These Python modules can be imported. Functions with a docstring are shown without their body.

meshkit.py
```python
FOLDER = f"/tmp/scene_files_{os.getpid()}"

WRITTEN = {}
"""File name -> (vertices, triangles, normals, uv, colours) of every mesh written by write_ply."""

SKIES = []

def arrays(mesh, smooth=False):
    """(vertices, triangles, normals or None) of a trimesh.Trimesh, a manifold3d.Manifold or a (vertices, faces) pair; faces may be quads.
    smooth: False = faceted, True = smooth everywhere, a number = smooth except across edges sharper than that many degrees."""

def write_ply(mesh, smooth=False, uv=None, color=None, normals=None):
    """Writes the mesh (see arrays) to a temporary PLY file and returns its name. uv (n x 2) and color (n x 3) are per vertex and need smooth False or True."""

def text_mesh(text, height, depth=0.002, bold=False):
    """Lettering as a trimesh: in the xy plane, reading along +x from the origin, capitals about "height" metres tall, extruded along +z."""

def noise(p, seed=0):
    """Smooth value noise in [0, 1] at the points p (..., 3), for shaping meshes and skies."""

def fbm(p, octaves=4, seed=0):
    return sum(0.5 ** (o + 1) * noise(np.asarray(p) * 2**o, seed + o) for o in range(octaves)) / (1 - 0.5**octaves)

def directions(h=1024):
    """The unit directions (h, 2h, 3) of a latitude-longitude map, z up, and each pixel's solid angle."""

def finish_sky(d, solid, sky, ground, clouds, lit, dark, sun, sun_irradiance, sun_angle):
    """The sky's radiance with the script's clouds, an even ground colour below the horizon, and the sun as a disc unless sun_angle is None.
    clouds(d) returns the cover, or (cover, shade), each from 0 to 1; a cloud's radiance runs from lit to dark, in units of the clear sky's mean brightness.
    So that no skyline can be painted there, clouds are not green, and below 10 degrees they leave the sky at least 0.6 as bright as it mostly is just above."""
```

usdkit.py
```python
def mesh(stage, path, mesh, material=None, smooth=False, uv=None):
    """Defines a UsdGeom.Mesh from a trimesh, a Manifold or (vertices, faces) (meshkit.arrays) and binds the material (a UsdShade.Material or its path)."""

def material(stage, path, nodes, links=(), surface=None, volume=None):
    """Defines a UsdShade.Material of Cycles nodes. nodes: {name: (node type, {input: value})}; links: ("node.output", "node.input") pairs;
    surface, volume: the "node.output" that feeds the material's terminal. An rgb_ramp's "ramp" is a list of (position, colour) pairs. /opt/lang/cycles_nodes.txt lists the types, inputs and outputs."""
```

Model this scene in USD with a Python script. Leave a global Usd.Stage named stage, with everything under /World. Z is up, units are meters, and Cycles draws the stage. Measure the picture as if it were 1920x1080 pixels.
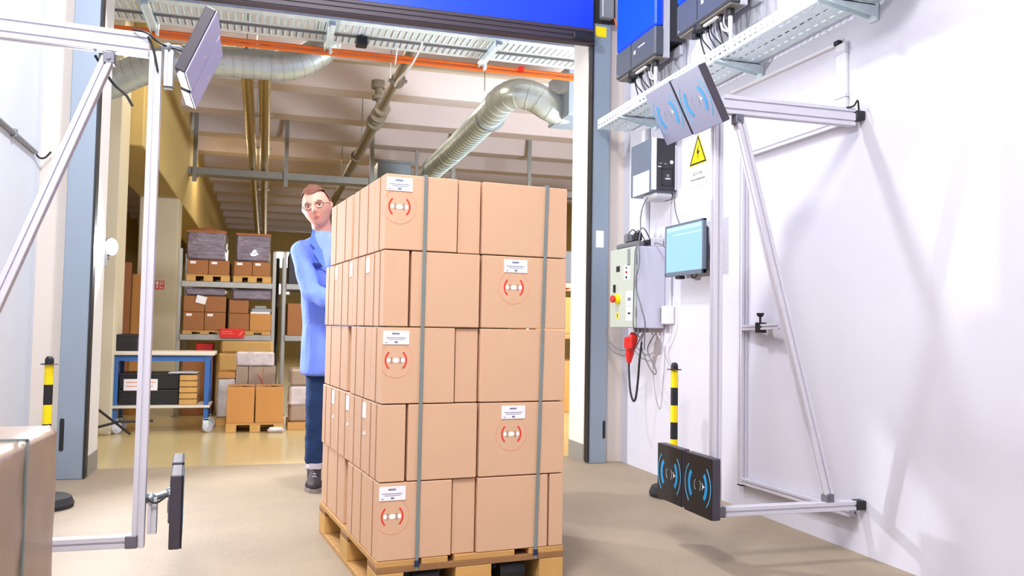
import math, numpy as np, trimesh, manifold3d as m3, usdkit, meshkit
from pxr import Usd, UsdGeom, UsdLux, UsdShade, Gf, Sdf
from shapely.geometry import Polygon, box as sbox, Point
from shapely.ops import unary_union
from shapely import affinity
rng = np.random.default_rng(7)
stage = Usd.Stage.CreateInMemory()
UsdGeom.SetStageUpAxis(stage, 'Z'); UsdGeom.SetStageMetersPerUnit(stage, 1.0)
UsdGeom.Xform.Define(stage, '/World'); UsdGeom.Scope.Define(stage, '/World/Looks')
# ------------------------------------------------------------------ camera, lights, exposure
PITCH, ROLL, YAW, EYE = 0.04687, 0.01724, 0.28474, 0.98
fw = np.array([math.sin(YAW)*math.cos(PITCH), math.cos(YAW)*math.cos(PITCH), math.sin(PITCH)])
rt = np.array([math.cos(YAW), -math.sin(YAW), 0.0]); up = np.cross(rt, fw)
cr = rt*math.cos(ROLL)+up*math.sin(ROLL); cu = -rt*math.sin(ROLL)+up*math.cos(ROLL)
cam = UsdGeom.Camera.Define(stage, '/World/camera')
cam.CreateHorizontalApertureAttr(36.0); cam.CreateFocalLengthAttr(36.0*1583.6/1920)
cam.CreateVerticalApertureAttr(36.0*9/16)
mm = np.eye(4); mm[0, :3] = cr; mm[1, :3] = cu; mm[2, :3] = -fw; mm[3, :3] = [0, 0, EYE]
cam.AddTransformOp().Set(Gf.Matrix4d(*mm.ravel().tolist()))
cam.CreateClippingRangeAttr(Gf.Vec2f(0.05, 200)); cam.CreateFStopAttr(4.0); cam.CreateFocusDistanceAttr(4.0)
cam.CreateExposureAttr(0.3)
def place(xf, loc, rot=(0, 0, 0)):
    xf.AddTranslateOp().Set(Gf.Vec3d(*map(float, loc)))
    if any(rot): xf.AddRotateXYZOp().Set(Gf.Vec3f(*map(float, rot)))
def rect_light(name, loc, rot, w, h, power, col=(1, 1, 1)):
    l = UsdLux.RectLight.Define(stage, '/World/'+name); place(l, loc, rot)
    l.CreateWidthAttr(w); l.CreateHeightAttr(h); l.CreateIntensityAttr(power); l.CreateColorAttr(Gf.Vec3f(*col))
# loading-bay ceiling lamps above and behind the camera
rect_light('bay_lamp', (-0.5, 0.7, 4.1), (38, 0, 0), 1.0, 0.9, 50.0, (1.0, 0.97, 0.95))
rect_light('bay_lamp_001', (-0.2, -2.4, 4.9), (0, 0, 0), 2.4, 1.2, 6.5, (0.98, 0.98, 1.0))
# round ceiling spot near the gate (its beam throws the frame's shadow down the right wall)
sp = UsdLux.DiskLight.Define(stage, '/World/gate_spot'); place(sp, (0.25, 4.35, 4.35), (0, 0, 0))
sp.CreateRadiusAttr(0.16); sp.CreateIntensityAttr(330.0); sp.CreateColorAttr(Gf.Vec3f(0.93, 0.96, 1.0))
# the round lamp on the left door reveal
lp = UsdLux.SphereLight.Define(stage, '/World/reveal_bulb'); place(lp, (-1.012, 6.25, 1.48))
lp.CreateRadiusAttr(0.045); lp.CreateIntensityAttr(3200.0); lp.CreateColorAttr(Gf.Vec3f(0.97, 0.97, 1.0))
sh_ = UsdLux.ShapingAPI.Apply(lp.GetPrim()); sh_.CreateShapingConeAngleAttr(72.0); sh_.CreateShapingConeSoftnessAttr(0.5); lp.AddRotateXYZOp().Set(Gf.Vec3f(90, 0, -133))
# warm hall lamps between the ceiling ribs
HL = (1.0, 0.86, 0.62)
rect_light('hall_lamp', (0.2, 8.0, 3.7), (0, 0, 0), 2.4, 0.35, 10.0, HL)
rect_light('hall_lamp_001', (2.8, 9.7, 3.7), (0, 0, 0), 2.4, 0.35, 14.0, HL)
rect_light('hall_lamp_002', (0.0, 14.2, 3.7), (0, 0, 0), 3.0, 0.35, 16.0, HL)
rect_light('hall_lamp_003', (2.5, 19.9, 3.7), (0, 0, 0), 3.0, 0.35, 20.0, HL)

# wall washers inside the hall, beside the gate
rect_light('hall_washer', (4.6, 6.5, 1.9), (115, 0, 20), 1.6, 0.6, 85.0, (0.90, 0.96, 1.0))
rect_light('hall_washer_001', (-3.2, 6.6, 1.9), (115, 0, -25), 1.2, 0.6, 13.0, (0.92, 0.96, 1.0))

# ------------------------------------------------------------------ materials
LOOK = {}
def srgb(c):
    c = np.asarray(c, float)/255.0
    return tuple(np.where(c <= 0.04045, c/12.92, ((c+0.055)/1.055)**2.4).tolist())
def mat(name, col, rough=0.5, metal=0.0, var=0.0, scale=8.0, bump=0.0, bscale=60.0, spec=0.5, coat=0.0, stretch=None, trans=0.0, emit=0.0, ecol=None):
    """col: sRGB 0-255. var: how far a noise carries the colour from darker to lighter."""
    p = '/World/Looks/'+name
    c = np.array(srgb(col)); n, l = {'p': ('principled_bsdf', {'roughness': rough, 'metallic': metal, 'specular_ior_level': spec, 'coat_weight': coat, 'transmission_weight': trans})}, []
    if emit: n['p'][1].update(emission_strength=emit, emission_color=srgb(ecol or col))
    if var or bump:
        n['tc'] = ('texture_coordinate', {})
    vec = 'tc.object'
    if stretch and (var or bump):
        n['mp'] = ('mapping', {'scale': stretch}); l.append(('tc.object', 'mp.vector')); vec = 'mp.vector'
    if var:
        n['n'] = ('noise_texture', {'scale': scale, 'detail': 5.0, 'roughness': 0.6})
        n['r'] = ('rgb_ramp', {'ramp': [(0.25, tuple(np.clip(c*(1-var), 0, 1))), (0.75, tuple(np.clip(c*(1+var*0.7), 0, 1)))]})
        l += [(vec, 'n.vector'), ('n.fac', 'r.fac'), ('r.color', 'p.base_color')]
    else: n['p'][1]['base_color'] = tuple(c)
    if bump:
        n['bn'] = ('noise_texture', {'scale': bscale, 'detail': 4.0}); n['b'] = ('bump', {'strength': bump, 'distance': 0.01})
        l += [(vec, 'bn.vector'), ('bn.fac', 'b.height'), ('b.normal', 'p.normal')]
    LOOK[name] = usdkit.material(stage, p, n, l, surface='p.BSDF')
    return LOOK[name]
mat('white_wall', (214, 213, 224), 0.85, var=0.03, scale=1.3, bump=0.05, bscale=90)
mat('left_wall', (222, 228, 234), 0.8, var=0.02, scale=1.0)
mat('beige_wall', (222, 212, 204), 0.85, var=0.04, scale=2)
mat('reveal_white', (232, 230, 226), 0.8, var=0.03, scale=2)
mat('hall_wall', (196, 172, 112), 0.85, var=0.06, scale=1.2)
mat('hall_pillar', (206, 196, 172), 0.85, var=0.04, scale=1.2)
mat('hall_ceiling', (196, 184, 168), 0.9, var=0.04, scale=0.7)
mat('hall_rib', (214, 202, 206), 0.9, var=0.05, scale=0.7)
mat('concrete', (158, 142, 121), 0.62, var=0.2, scale=1.1, bump=0.12, bscale=40)
mat('resin_floor', (204, 184, 134), 0.22, var=0.05, scale=0.8)
mat('skirting', (150, 146, 138), 0.7, var=0.05)
mat('ceiling_white', (235, 235, 235), 0.9, var=0.02)
mat('guide_steel', (146, 160, 176), 0.42, 0.15, var=0.05, scale=3, stretch=(1, 1, 0.2))
mat('alu', (212, 210, 222), 0.36, 0.1, var=0.03, scale=6)
mat('alu_dark', (120, 120, 132), 0.45, 0.5)
mat('zinc', (224, 240, 248), 0.36, 0.05, var=0.12, scale=22)
mat('zinc_dark', (150, 158, 164), 0.4, 0.6, var=0.1, scale=18)
mat('duct', (198, 212, 216), 0.3, 0.5, var=0.1, scale=9)
mat('foil', (206, 180, 120), 0.24, 0.85, var=0.2, scale=26, bump=0.3, bscale=50)
mat('pipe_grey', (132, 124, 112), 0.5, 0.2, var=0.1, scale=9)
mat('black', (28, 28, 32), 0.5, var=0.1)
mat('rubber', (46, 46, 50), 0.75, var=0.15, scale=14, bump=0.1)
mat('anthracite', (66, 60, 72), 0.45, var=0.05)
mat('charcoal_face', (30, 26, 28), 0.42, var=0.06)
mat('pale_face', (186, 190, 238), 0.4, var=0.02)
mat('silver_face', (148, 152, 180), 0.38, var=0.03)
mat('cyan', (26, 158, 226), 0.5, var=0.02)
mat('cyan_thin', (92, 182, 224), 0.5, var=0.02)
mat('pale_mark', (150, 160, 170), 0.5)
mat('blue_door', (14, 64, 226), 0.42, var=0.04, scale=3)
mat('seal', (62, 52, 60), 0.6, var=0.1, stretch=(0.2, 6, 30))
mat('inv_blue', (8, 78, 255), 0.35)
mat('inv_grey', (82, 88, 100), 0.45, var=0.04)
mat('inv_dark', (46, 46, 54), 0.5)
mat('light_grey', (206, 206, 216), 0.5, var=0.02)
mat('cab_front', (184, 192, 182), 0.5, var=0.02)
mat('cab_side', (206, 206, 226), 0.5, var=0.02)
mat('charger_grey', (104, 116, 134), 0.4, var=0.04)
mat('panel_light', (206, 224, 238), 0.35)
mat('white', (244, 244, 248), 0.5)
mat('paper', (240, 240, 246), 0.7, var=0.02)
mat('ink', (120, 122, 150), 0.7)
mat('ink_dark', (44, 44, 48), 0.7)
mat('yellow', (252, 226, 0), 0.45, var=0.02)
mat('red', (222, 34, 26), 0.45, var=0.03)
mat('red_print', (226, 40, 34), 0.6)
mat('pale_red', (240, 160, 140), 0.6)
mat('white_print', (255, 255, 252), 0.6)
mat('orange', (242, 118, 44), 0.4, var=0.05)
mat('cable_grey', (112, 112, 118), 0.5)
mat('cable_white', (226, 226, 230), 0.5)
mat('carton', (214, 173, 142), 0.8, var=0.04, scale=3, bump=0.03, bscale=120)
mat('carton_side', (208, 176, 132), 0.8, var=0.04, scale=3)
mat('carton_hall', (196, 138, 74), 0.8, var=0.06, scale=3)
mat('carton_brown', (158, 104, 62), 0.8, var=0.07, scale=3)
mat('carton_tan', (202, 160, 96), 0.8, var=0.08, scale=4)
mat('carton_edge', (168, 124, 84), 0.85)
mat('carton_film', (164, 142, 124), 0.36, var=0.1, scale=6, coat=0.1, bump=0.15, bscale=9)
mat('film_dark', (112, 98, 112), 0.2, var=0.45, scale=7, coat=0.8, bump=0.9, bscale=16, stretch=(1, 1, 3))
mat('film_white', (206, 196, 196), 0.2, var=0.2, scale=9, coat=0.8, bump=0.8, bscale=18)
mat('wood', (200, 152, 90), 0.75, var=0.16, scale=5, stretch=(1.0, 6.0, 6.0), bump=0.1)
mat('wood_front', (206, 160, 92), 0.75, var=0.14, scale=6, bump=0.1)
mat('wood_dark', (150, 108, 68), 0.8, var=0.14, scale=6, bump=0.1)
mat('board_brown', (150, 92, 52), 0.7, var=0.12, scale=3, stretch=(6, 6, 0.6))
mat('bench_blue', (52, 104, 176), 0.45, var=0.04)
mat('bench_top', (222, 214, 200), 0.5, var=0.03)
mat('strap', (122, 134, 134), 0.35, var=0.12, scale=3, coat=0.3)
mat('jack_body', (34, 44, 74), 0.4)
mat('strut', (150, 152, 154), 0.45, 0.3, var=0.08)
mat('rack_steel', (170, 170, 166), 0.4, 0.4, var=0.1)
mat('coat_blue', (118, 146, 248), 0.85, var=0.06, scale=9, bump=0.12, bscale=14)
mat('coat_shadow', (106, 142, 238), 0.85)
mat('shirt', (160, 190, 246), 0.85, var=0.04)
mat('navy', (22, 40, 120), 0.7)
mat('jeans', (30, 58, 104), 0.9, var=0.2, scale=24, bump=0.15, bscale=40)
mat('skin', (226, 164, 142), 0.55, var=0.05, scale=10)
mat('lip', (196, 104, 98), 0.5)
mat('hair', (122, 72, 50), 0.7, var=0.25, scale=50, bump=0.4, bscale=90)
mat('shoe', (52, 42, 46), 0.7, var=0.15, scale=30)
mat('sole', (140, 130, 122), 0.7)
mat('sock', (214, 206, 220), 0.85)
mat('eye_white', (196, 172, 160), 0.3)
mat('eye_dark', (52, 40, 34), 0.3)
mat('lens_glow', (255, 255, 255), 0.4, emit=30.0)
mat('hall_window', (255, 255, 250), 0.4, emit=2.6)
mat('screen', (30, 44, 52), 0.3, emit=0.84, ecol=(176, 228, 254))
mat('screen_bar', (40, 50, 56), 0.3, emit=0.9, ecol=(206, 242, 255))
mat('led', (200, 214, 255), 0.3, emit=2.0)

# ------------------------------------------------------------------ shape helpers
def cat(*ms):
    out = []
    for m in ms: out += list(m) if isinstance(m, (list, tuple)) else [m]
    return trimesh.util.concatenate(out) if len(out) > 1 else out[0]
def B(x0, x1, y0, y1, z0, z1, ch=0.0):
    """Box between two corners with chamfered edges."""
    c = np.array([(x0+x1)/2, (y0+y1)/2, (z0+z1)/2]); h = np.abs([x1-x0, y1-y0, z1-z0])/2
    if ch <= 0 or ch >= h.min():
        m = trimesh.creation.box(h*2); m.apply_translation(c); return m
    pts = []
    for s in np.ndindex(2, 2, 2):
        s = np.array(s)*2-1
        for k in range(3):
            p = h-ch; p = p.copy(); p[k] = h[k]; pts.append(s*p)
    m = trimesh.convex.convex_hull(np.array(pts)); m.apply_translation(c); return m
def frame(o, x, y):
    x = np.asarray(x, float); x /= np.linalg.norm(x); y = np.asarray(y, float); y = y-x*(x@y); y /= np.linalg.norm(y)
    M = np.eye(4); M[:3, 0], M[:3, 1], M[:3, 2], M[:3, 3] = x, y, np.cross(x, y), o
    return M
def on(m, o, x, y):
    m = m.copy(); m.apply_transform(frame(o, x, y)); return m
def tube(pts, r, n=8, curve=True, per=6):
    p = np.array(pts, float)
    if curve and len(p) > 2:
        q = np.vstack([2*p[0]-p[1], p, 2*p[-1]-p[-2]]); out = []
        for i in range(1, len(q)-2):
            for t in np.linspace(0, 1, per, endpoint=False):
                a, b, c, d = q[i-1:i+3]
                out.append(0.5*((2*b)+(c-a)*t+(2*a-5*b+4*c-d)*t*t+(3*b-a-3*c+d)*t**3))
        p = np.vstack([out, p[-1]])
    rr = np.broadcast_to(np.asarray(r, float), len(p)) if np.ndim(r) == 0 or len(np.atleast_1d(r)) == len(p) else np.interp(np.linspace(0, 1, len(p)), np.linspace(0, 1, len(r)), r)
    T = np.gradient(p, axis=0); T /= np.linalg.norm(T, axis=1, keepdims=True)+1e-12
    ref = np.array([0, 0, 1.0]) if abs(T[0][2]) < 0.9 else np.array([1.0, 0, 0])
    N = np.cross(T[0], ref); N /= np.linalg.norm(N); V = []
    a = np.linspace(0, 2*np.pi, n, endpoint=False)
    for i in range(len(p)):
        N = N-T[i]*(N@T[i]); N /= np.linalg.norm(N); Bn = np.cross(T[i], N)
        V.append(p[i]+rr[i]*(np.cos(a)[:, None]*N+np.sin(a)[:, None]*Bn))
    V = np.vstack(V+[p[:1], p[-1:]]); F = []
    k = len(p)
    for i in range(k-1):
        for j in range(n):
            a0, a1, b0, b1 = i*n+j, i*n+(j+1) % n, (i+1)*n+j, (i+1)*n+(j+1) % n
            F += [[a0, a1, b1], [a0, b1, b0]]
    for j in range(n):
        F += [[k*n, (j+1) % n, j], [k*n+1, (k-1)*n+j, (k-1)*n+(j+1) % n]]
    m = trimesh.Trimesh(V, F, process=False); m.fix_normals(); return m
def rod(a, b, r, n=16): return tube([a, b], r, n, False)
def lathe(prof, n=24, o=(0, 0, 0)):
    m = trimesh.creation.revolve(np.array(prof, float), sections=n); m.apply_translation(o); return m
def extr(poly, h):
    return cat([trimesh.creation.extrude_polygon(g, h, engine='earcut') for g in getattr(poly, 'geoms', [poly]) if g.area > 1e-10])
def rrect(w, h, r): return sbox(-w/2+r, -h/2+r, w/2-r, h/2-r).buffer(r, quad_segs=4)
def arc(r0, r1, a0, a1, n=20):
    a = np.radians(np.linspace(a0, a1, n))
    return Polygon(np.vstack([np.c_[r1*np.cos(a), r1*np.sin(a)], np.c_[r0*np.cos(a), r0*np.sin(a)][::-1]]))
def beam(a, b, w, h=None, side=(0, 1, 0), groove=True):
    """Slotted aluminium profile of section w x h from a to b; 'side' is the direction of its width w."""
    a, b = np.array(a, float), np.array(b, float); h = h or w; t = b-a; L = np.linalg.norm(t); t /= L
    s = np.array(side, float); s = s-t*(s@t); s /= np.linalg.norm(s)
    P = rrect(w, h, 0.002)
    if groove:
        g, d = 0.008, 0.007
        for k in range(max(1, int(round(w/0.04)))):
            x = (k+0.5)*w/max(1, int(round(w/0.04)))-w/2
            for sy in (-1, 1): P = P.difference(sbox(x-g/2, sy*h/2-d, x+g/2, sy*h/2+d))
        for k in range(max(1, int(round(h/0.04)))):
            y = (k+0.5)*h/max(1, int(round(h/0.04)))-h/2
            for sx in (-1, 1): P = P.difference(sbox(sx*w/2-d, y-g/2, sx*w/2+d, y+g/2))
    m = extr(P, L); M = np.eye(4); M[:3, 0], M[:3, 1], M[:3, 2], M[:3, 3] = s, np.cross(t, s), t, a
    m.apply_transform(M); return m
def plate_holes(w, h, holes, t):
    """Plate in xy from (0,0) to (w,h) with rectangular holes (x0,y0,x1,y1), thickness t."""
    P = Polygon([(0, 0), (w, 0), (w, h), (0, h)], [[(a, b), (c, b), (c, d), (a, d)] for a, b, c, d in holes])
    return extr(P, t)
def text_on(txt, height, o, x, y, depth=0.001, bold=False):
    m = meshkit.text_mesh(txt, height, depth, bold); m.apply_translation([-(m.bounds[0][0]+m.bounds[1][0])/2, -height/2, 0]); return on(m, o, x, y)
# ------------------------------------------------------------------ scene helpers
COUNT = {}
def uniq(parent, name):
    k = (parent, name); c = COUNT.get(k, 0); COUNT[k] = c+1
    return f'{parent}/{name}' if c == 0 else f'{parent}/{name}_{c:03d}'
def tag(prim, label=None, cat=None, group=None, kind=None):
    for k, v in (('label', label), ('category', cat), ('group', group), ('kind', kind)):
        if v: prim.SetCustomDataByKey(k, v)
class Thing:
    def __init__(s, name, label, category, loc=(0, 0, 0), group=None, kind=None, world=True, M=None):
        s.name = name; s.path = uniq('/World', name); x = UsdGeom.Xform.Define(stage, s.path); s.prim = x.GetPrim()
        if M is None: M = np.eye(4); M[:3, 3] = loc
        s.M = M; s.inv = np.linalg.inv(M) if world else np.eye(4)
        s.op = x.AddTransformOp(); s.op.Set(Gf.Matrix4d(*M.T.ravel().tolist()))
        tag(s.prim, label, category, group, kind)
    def part(s, name, mesh, look, under=None, label=None, smooth=30, kind=None):
        p = uniq(under or s.path, name); m = mesh.copy(); m.apply_transform(s.inv)
        g = usdkit.mesh(stage, p, m, LOOK[look], smooth=smooth)
        tag(g.GetPrim(), label, None, None, kind); return p
    def copy(s, M, label, group=None):
        p = uniq('/World', s.name); x = UsdGeom.Xform.Define(stage, p); q = x.GetPrim()
        q.GetReferences().AddInternalReference(s.path); q.SetInstanceable(True)
        x.GetPrim().GetAttribute('xformOp:transform').Set(Gf.Matrix4d(*np.asarray(M).T.ravel().tolist()))
        tag(q, label, None, group); return q
def single(name, mesh, look, label=None, category=None, group=None, kind=None, smooth=30):
    g = usdkit.mesh(stage, uniq('/World', name), mesh, LOOK[look], smooth=smooth); tag(g.GetPrim(), label, category, group, kind); return g.GetPrim()
def T(x, y, z, rz=0.0):
    M = trimesh.transformations.rotation_matrix(rz, [0, 0, 1]); M[:3, 3] = x, y, z; return M
X_, Y_, Z_ = np.eye(3)
# ------------------------------------------------------------------ the setting
S = 'structure'
single('floor', B(-1.6, 2.8, -4.2, 6.17, -0.1, 0), 'concrete', 'worn beige concrete floor of the loading bay before the gate', 'floor', kind=S)
single('floor', B(-5, 7, 6.17, 27.2, -0.1, 0.0), 'resin_floor', 'glossy cream resin floor of the hall beyond the gate', 'floor', kind=S)
single('wall_right', B(2.58, 2.8, -4.2, 5.86, 0, 5), 'white_wall', 'smooth white painted wall on the right, carrying the electrical units', 'wall', kind=S)
single('wall_left', B(-1.6, -1.37, -4.2, 5.86, 0, 5), 'left_wall', 'pale blue-white wall on the far left', 'wall', kind=S)
single('wall_rear', B(-1.6, 2.8, -4.4, -4.2, 0, 5), 'white_wall', 'white wall behind the camera', 'wall', kind=S)
gw = cat(B(-5, -1.04, 5.86, 6.17, 0, 5), B(2.29, 7, 5.86, 6.17, 0, 5), B(-1.04, 2.29, 5.86, 6.17, 3.55, 5))
single('wall_gate', gw, 'beige_wall', 'beige wall around the wide gate opening', 'wall', kind=S)
rv = cat(B(-1.05, -1.034, 5.872, 6.172, 0.13, 3.55), B(2.284, 2.3, 5.872, 6.172, 0.13, 3.55))
single('trim_1', rv, 'reveal_white', 'white plastered reveals on both sides of the gate opening', 'trim', kind=S)
single('baseboard_gate', cat(B(-1.05, -1.032, 5.872, 6.175, 0, 0.13), B(2.282, 2.3, 5.872, 6.175, 0, 0.13), B(-1.25, -1.03, 6.17, 6.18, 0, 0.13)), 'skirting', 'grey skirting at the foot of the gate reveals', 'baseboard', kind=S)
single('ceiling', B(-1.6, 2.8, -4.4, 6.17, 5, 5.1), 'ceiling_white', 'white ceiling of the loading bay', 'ceiling', kind=S)
hc = Thing('ceiling', 'beige ribbed concrete ceiling of the hall', 'ceiling', (0, 16.7, 4.1), kind=S)
hc.part('slab', B(-5, 7, 6.17, 27.2, 4.1, 4.25), 'hall_ceiling')
for k in range(14):
    y = 7.4+1.48*k
    P = Polygon([(-0.17, 0), (0.17, 0), (0.24, 0.3), (-0.24, 0.3)])
    hc.part('rib', on(extr(P, 12.0), (7, y, 3.8), -Y_, Z_), 'hall_rib')
def hall_wall(n, m, l): single(n, m, 'hall_wall', l, 'wall', kind=S)
hall_wall('wall_hall_back', B(-5, 7, 27.2, 27.4, 0, 4.2), 'yellowish wall at the far end of the hall')
hall_wall('wall_hall_left', B(-5.2, -3.6, 6.17, 27.2, 0, 4.2), 'yellowish side wall of the hall behind the pillars')
hall_wall('wall_hall_right', B(6.8, 7, 6.17, 27.2, 0, 4.2), 'yellowish side wall on the right of the hall')
single('pillar', B(-2.0, -1.235, 7.95, 8.4, 0, 4.1, 0.01), 'hall_pillar', 'cream pillar standing just behind the left edge of the gate', 'pillar', kind=S)
bm = Thing('concrete_beam', 'long concrete beam on a square column, left side of the hall', 'beam', (-1.36, 12, 0), kind=S)
bm.part('beam', B(-1.6, -1.12, 8.4, 27.2, 2.6, 4.1, 0.01), 'hall_wall'); bm.part('column', B(-1.59, -1.115, 11.8, 12.27, 0, 2.6, 0.012), 'hall_pillar')
for i, (x0, x1, z0, z1) in enumerate(((0.28, 1.9, 2.72, 3.2), (0.36, 0.75, 1.9, 2.2))):
    w = Thing('window', ['bright high window strip in the far wall of the hall', 'small bright lower window in the far wall, seen between the racks'][i], 'window', (x0, 27.15, z0), kind=S)
    w.part('pane', B(x0, x1, 27.15, 27.18, z0, z1), 'hall_window')
    w.part('window_frame', cat(B(x0-.05, x1+.05, 27.1, 27.2, z0-.05, z0), B(x0-.05, x1+.05, 27.1, 27.2, z1, z1+.05), *[B(x-.025, x+.025, 27.1, 27.2, z0, z1) for x in np.linspace(x0, x1, 4)]), 'hall_pillar')
# ------------------------------------------------------------------ gate: roller door and its guide posts
rd = Thing('roller_door', 'bright blue roller door rolled up above the gate with a dark bottom seal', 'roller door', (0.55, 5.8, 3.08))
rd.part('door_curtain', B(-1.03, 2.285, 5.775, 5.79, 3.19, 4.4), 'blue_door')
for z in np.arange(3.32, 4.3, 0.16): pass
rd.part('bottom_seal', cat(B(-1.03, 2.285, 5.745, 5.82, 3.085, 3.2, 0.008), *[B(-1.03, 2.285, 5.738, 5.746, z, z+0.012) for z in (3.1, 3.135, 3.17)]), 'seal')
rd.part('end_block', B(2.11, 2.275, 5.71, 5.745, 3.1, 3.155, 0.008), 'black')
def guide(x0, x1, inner, label):
    g = Thing('door_guide', label, 'door guide', ((x0+x1)/2, 5.83, 0))
    g.part('guide_post', B(x0, x1, 5.79, 5.859, 0.0, 4.9, 0.004), 'guide_steel')
    g.part('rubber_edge', B(inner-0.006, inner+0.006, 5.782, 5.858, 0.01, 4.9), 'black', label='black rubber edge')
    return g
gl = guide(-1.2, -1.046, -1.039, 'grey-blue steel door guide at the left side of the gate')
gl.part('lock_slot', on(extr(rrect(0.025, 0.2, 0.011), 0.004), (-1.172, 5.79, 0.275), X_, Z_), 'black', label='dark oblong slot')
gr = guide(2.297, 2.435, 2.292, 'grey-blue steel door guide at the right side of the gate')
gr.part('lock_slot', on(extr(rrect(0.02, 0.13, 0.009), 0.004), (2.415, 5.79, 0.245), X_, Z_), 'black', label='dark oblong slot')
gr.part('sticker', on(extr(rrect(0.062, 0.125, 0.003), 0.001), (2.365, 5.79, 1.645), X_, Z_), 'paper', label='small white notice')
gr.part('sticker', on(extr(sbox(-.042, -.038, .042, .038), 0.001), (2.355, 5.79, 3.2), X_, Z_), 'yellow', label='square yellow sticker')
bx_ = Thing('sensor_box', 'small grey control box high on the right door guide', 'control box', (2.38, 5.78, 3.3))
bx_.part('housing', B(2.335, 2.43, 5.72, 5.789, 3.285, 3.46, 0.008), 'strut'); bx_.part('back_plate', B(2.3, 2.46, 5.778, 5.789, 3.262, 3.5), 'black')
bx_.part('cable', tube([(2.44, 5.75, 3.3), (2.47, 5.75, 3.24), (2.5, 5.77, 3.3), (2.52, 5.8, 3.5)], 0.006), 'orange', label='orange cable')
# ------------------------------------------------------------------ the round lamp on the reveal
L = Thing('reveal_lamp', 'round glowing lamp on a bracket beside the left gate reveal', 'lamp', (-1.03, 6.2, 1.42))
L.part('lamp_shell', on(lathe([(0.0, -0.03), (0.035, -0.028), (0.06, 0.0), (0.062, 0.03), (0.056, 0.03), (0.052, 0.004), (0, -0.012)], 28), (-1.028, 6.25, 1.48), [0.55, 0.83, 0], Z_), 'strut')
L.part('lens', on(lathe([(0.0, 0.022), (0.03, 0.02), (0.05, 0.012), (0.05, 0.004), (0, 0.004)], 28), (-1.028, 6.25, 1.48), [0.55, 0.83, 0], Z_), 'lens_glow', label='glowing white lens')
L.part('bracket', cat(rod((-1.03, 6.172, 1.40), (-1.03, 6.25, 1.40), 0.008), rod((-1.03, 6.25, 1.392), (-1.03, 6.25, 1.43), 0.009), B(-1.06, -1.02, 6.1725, 6.18, 1.34, 1.44, .002)), 'strut')
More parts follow.
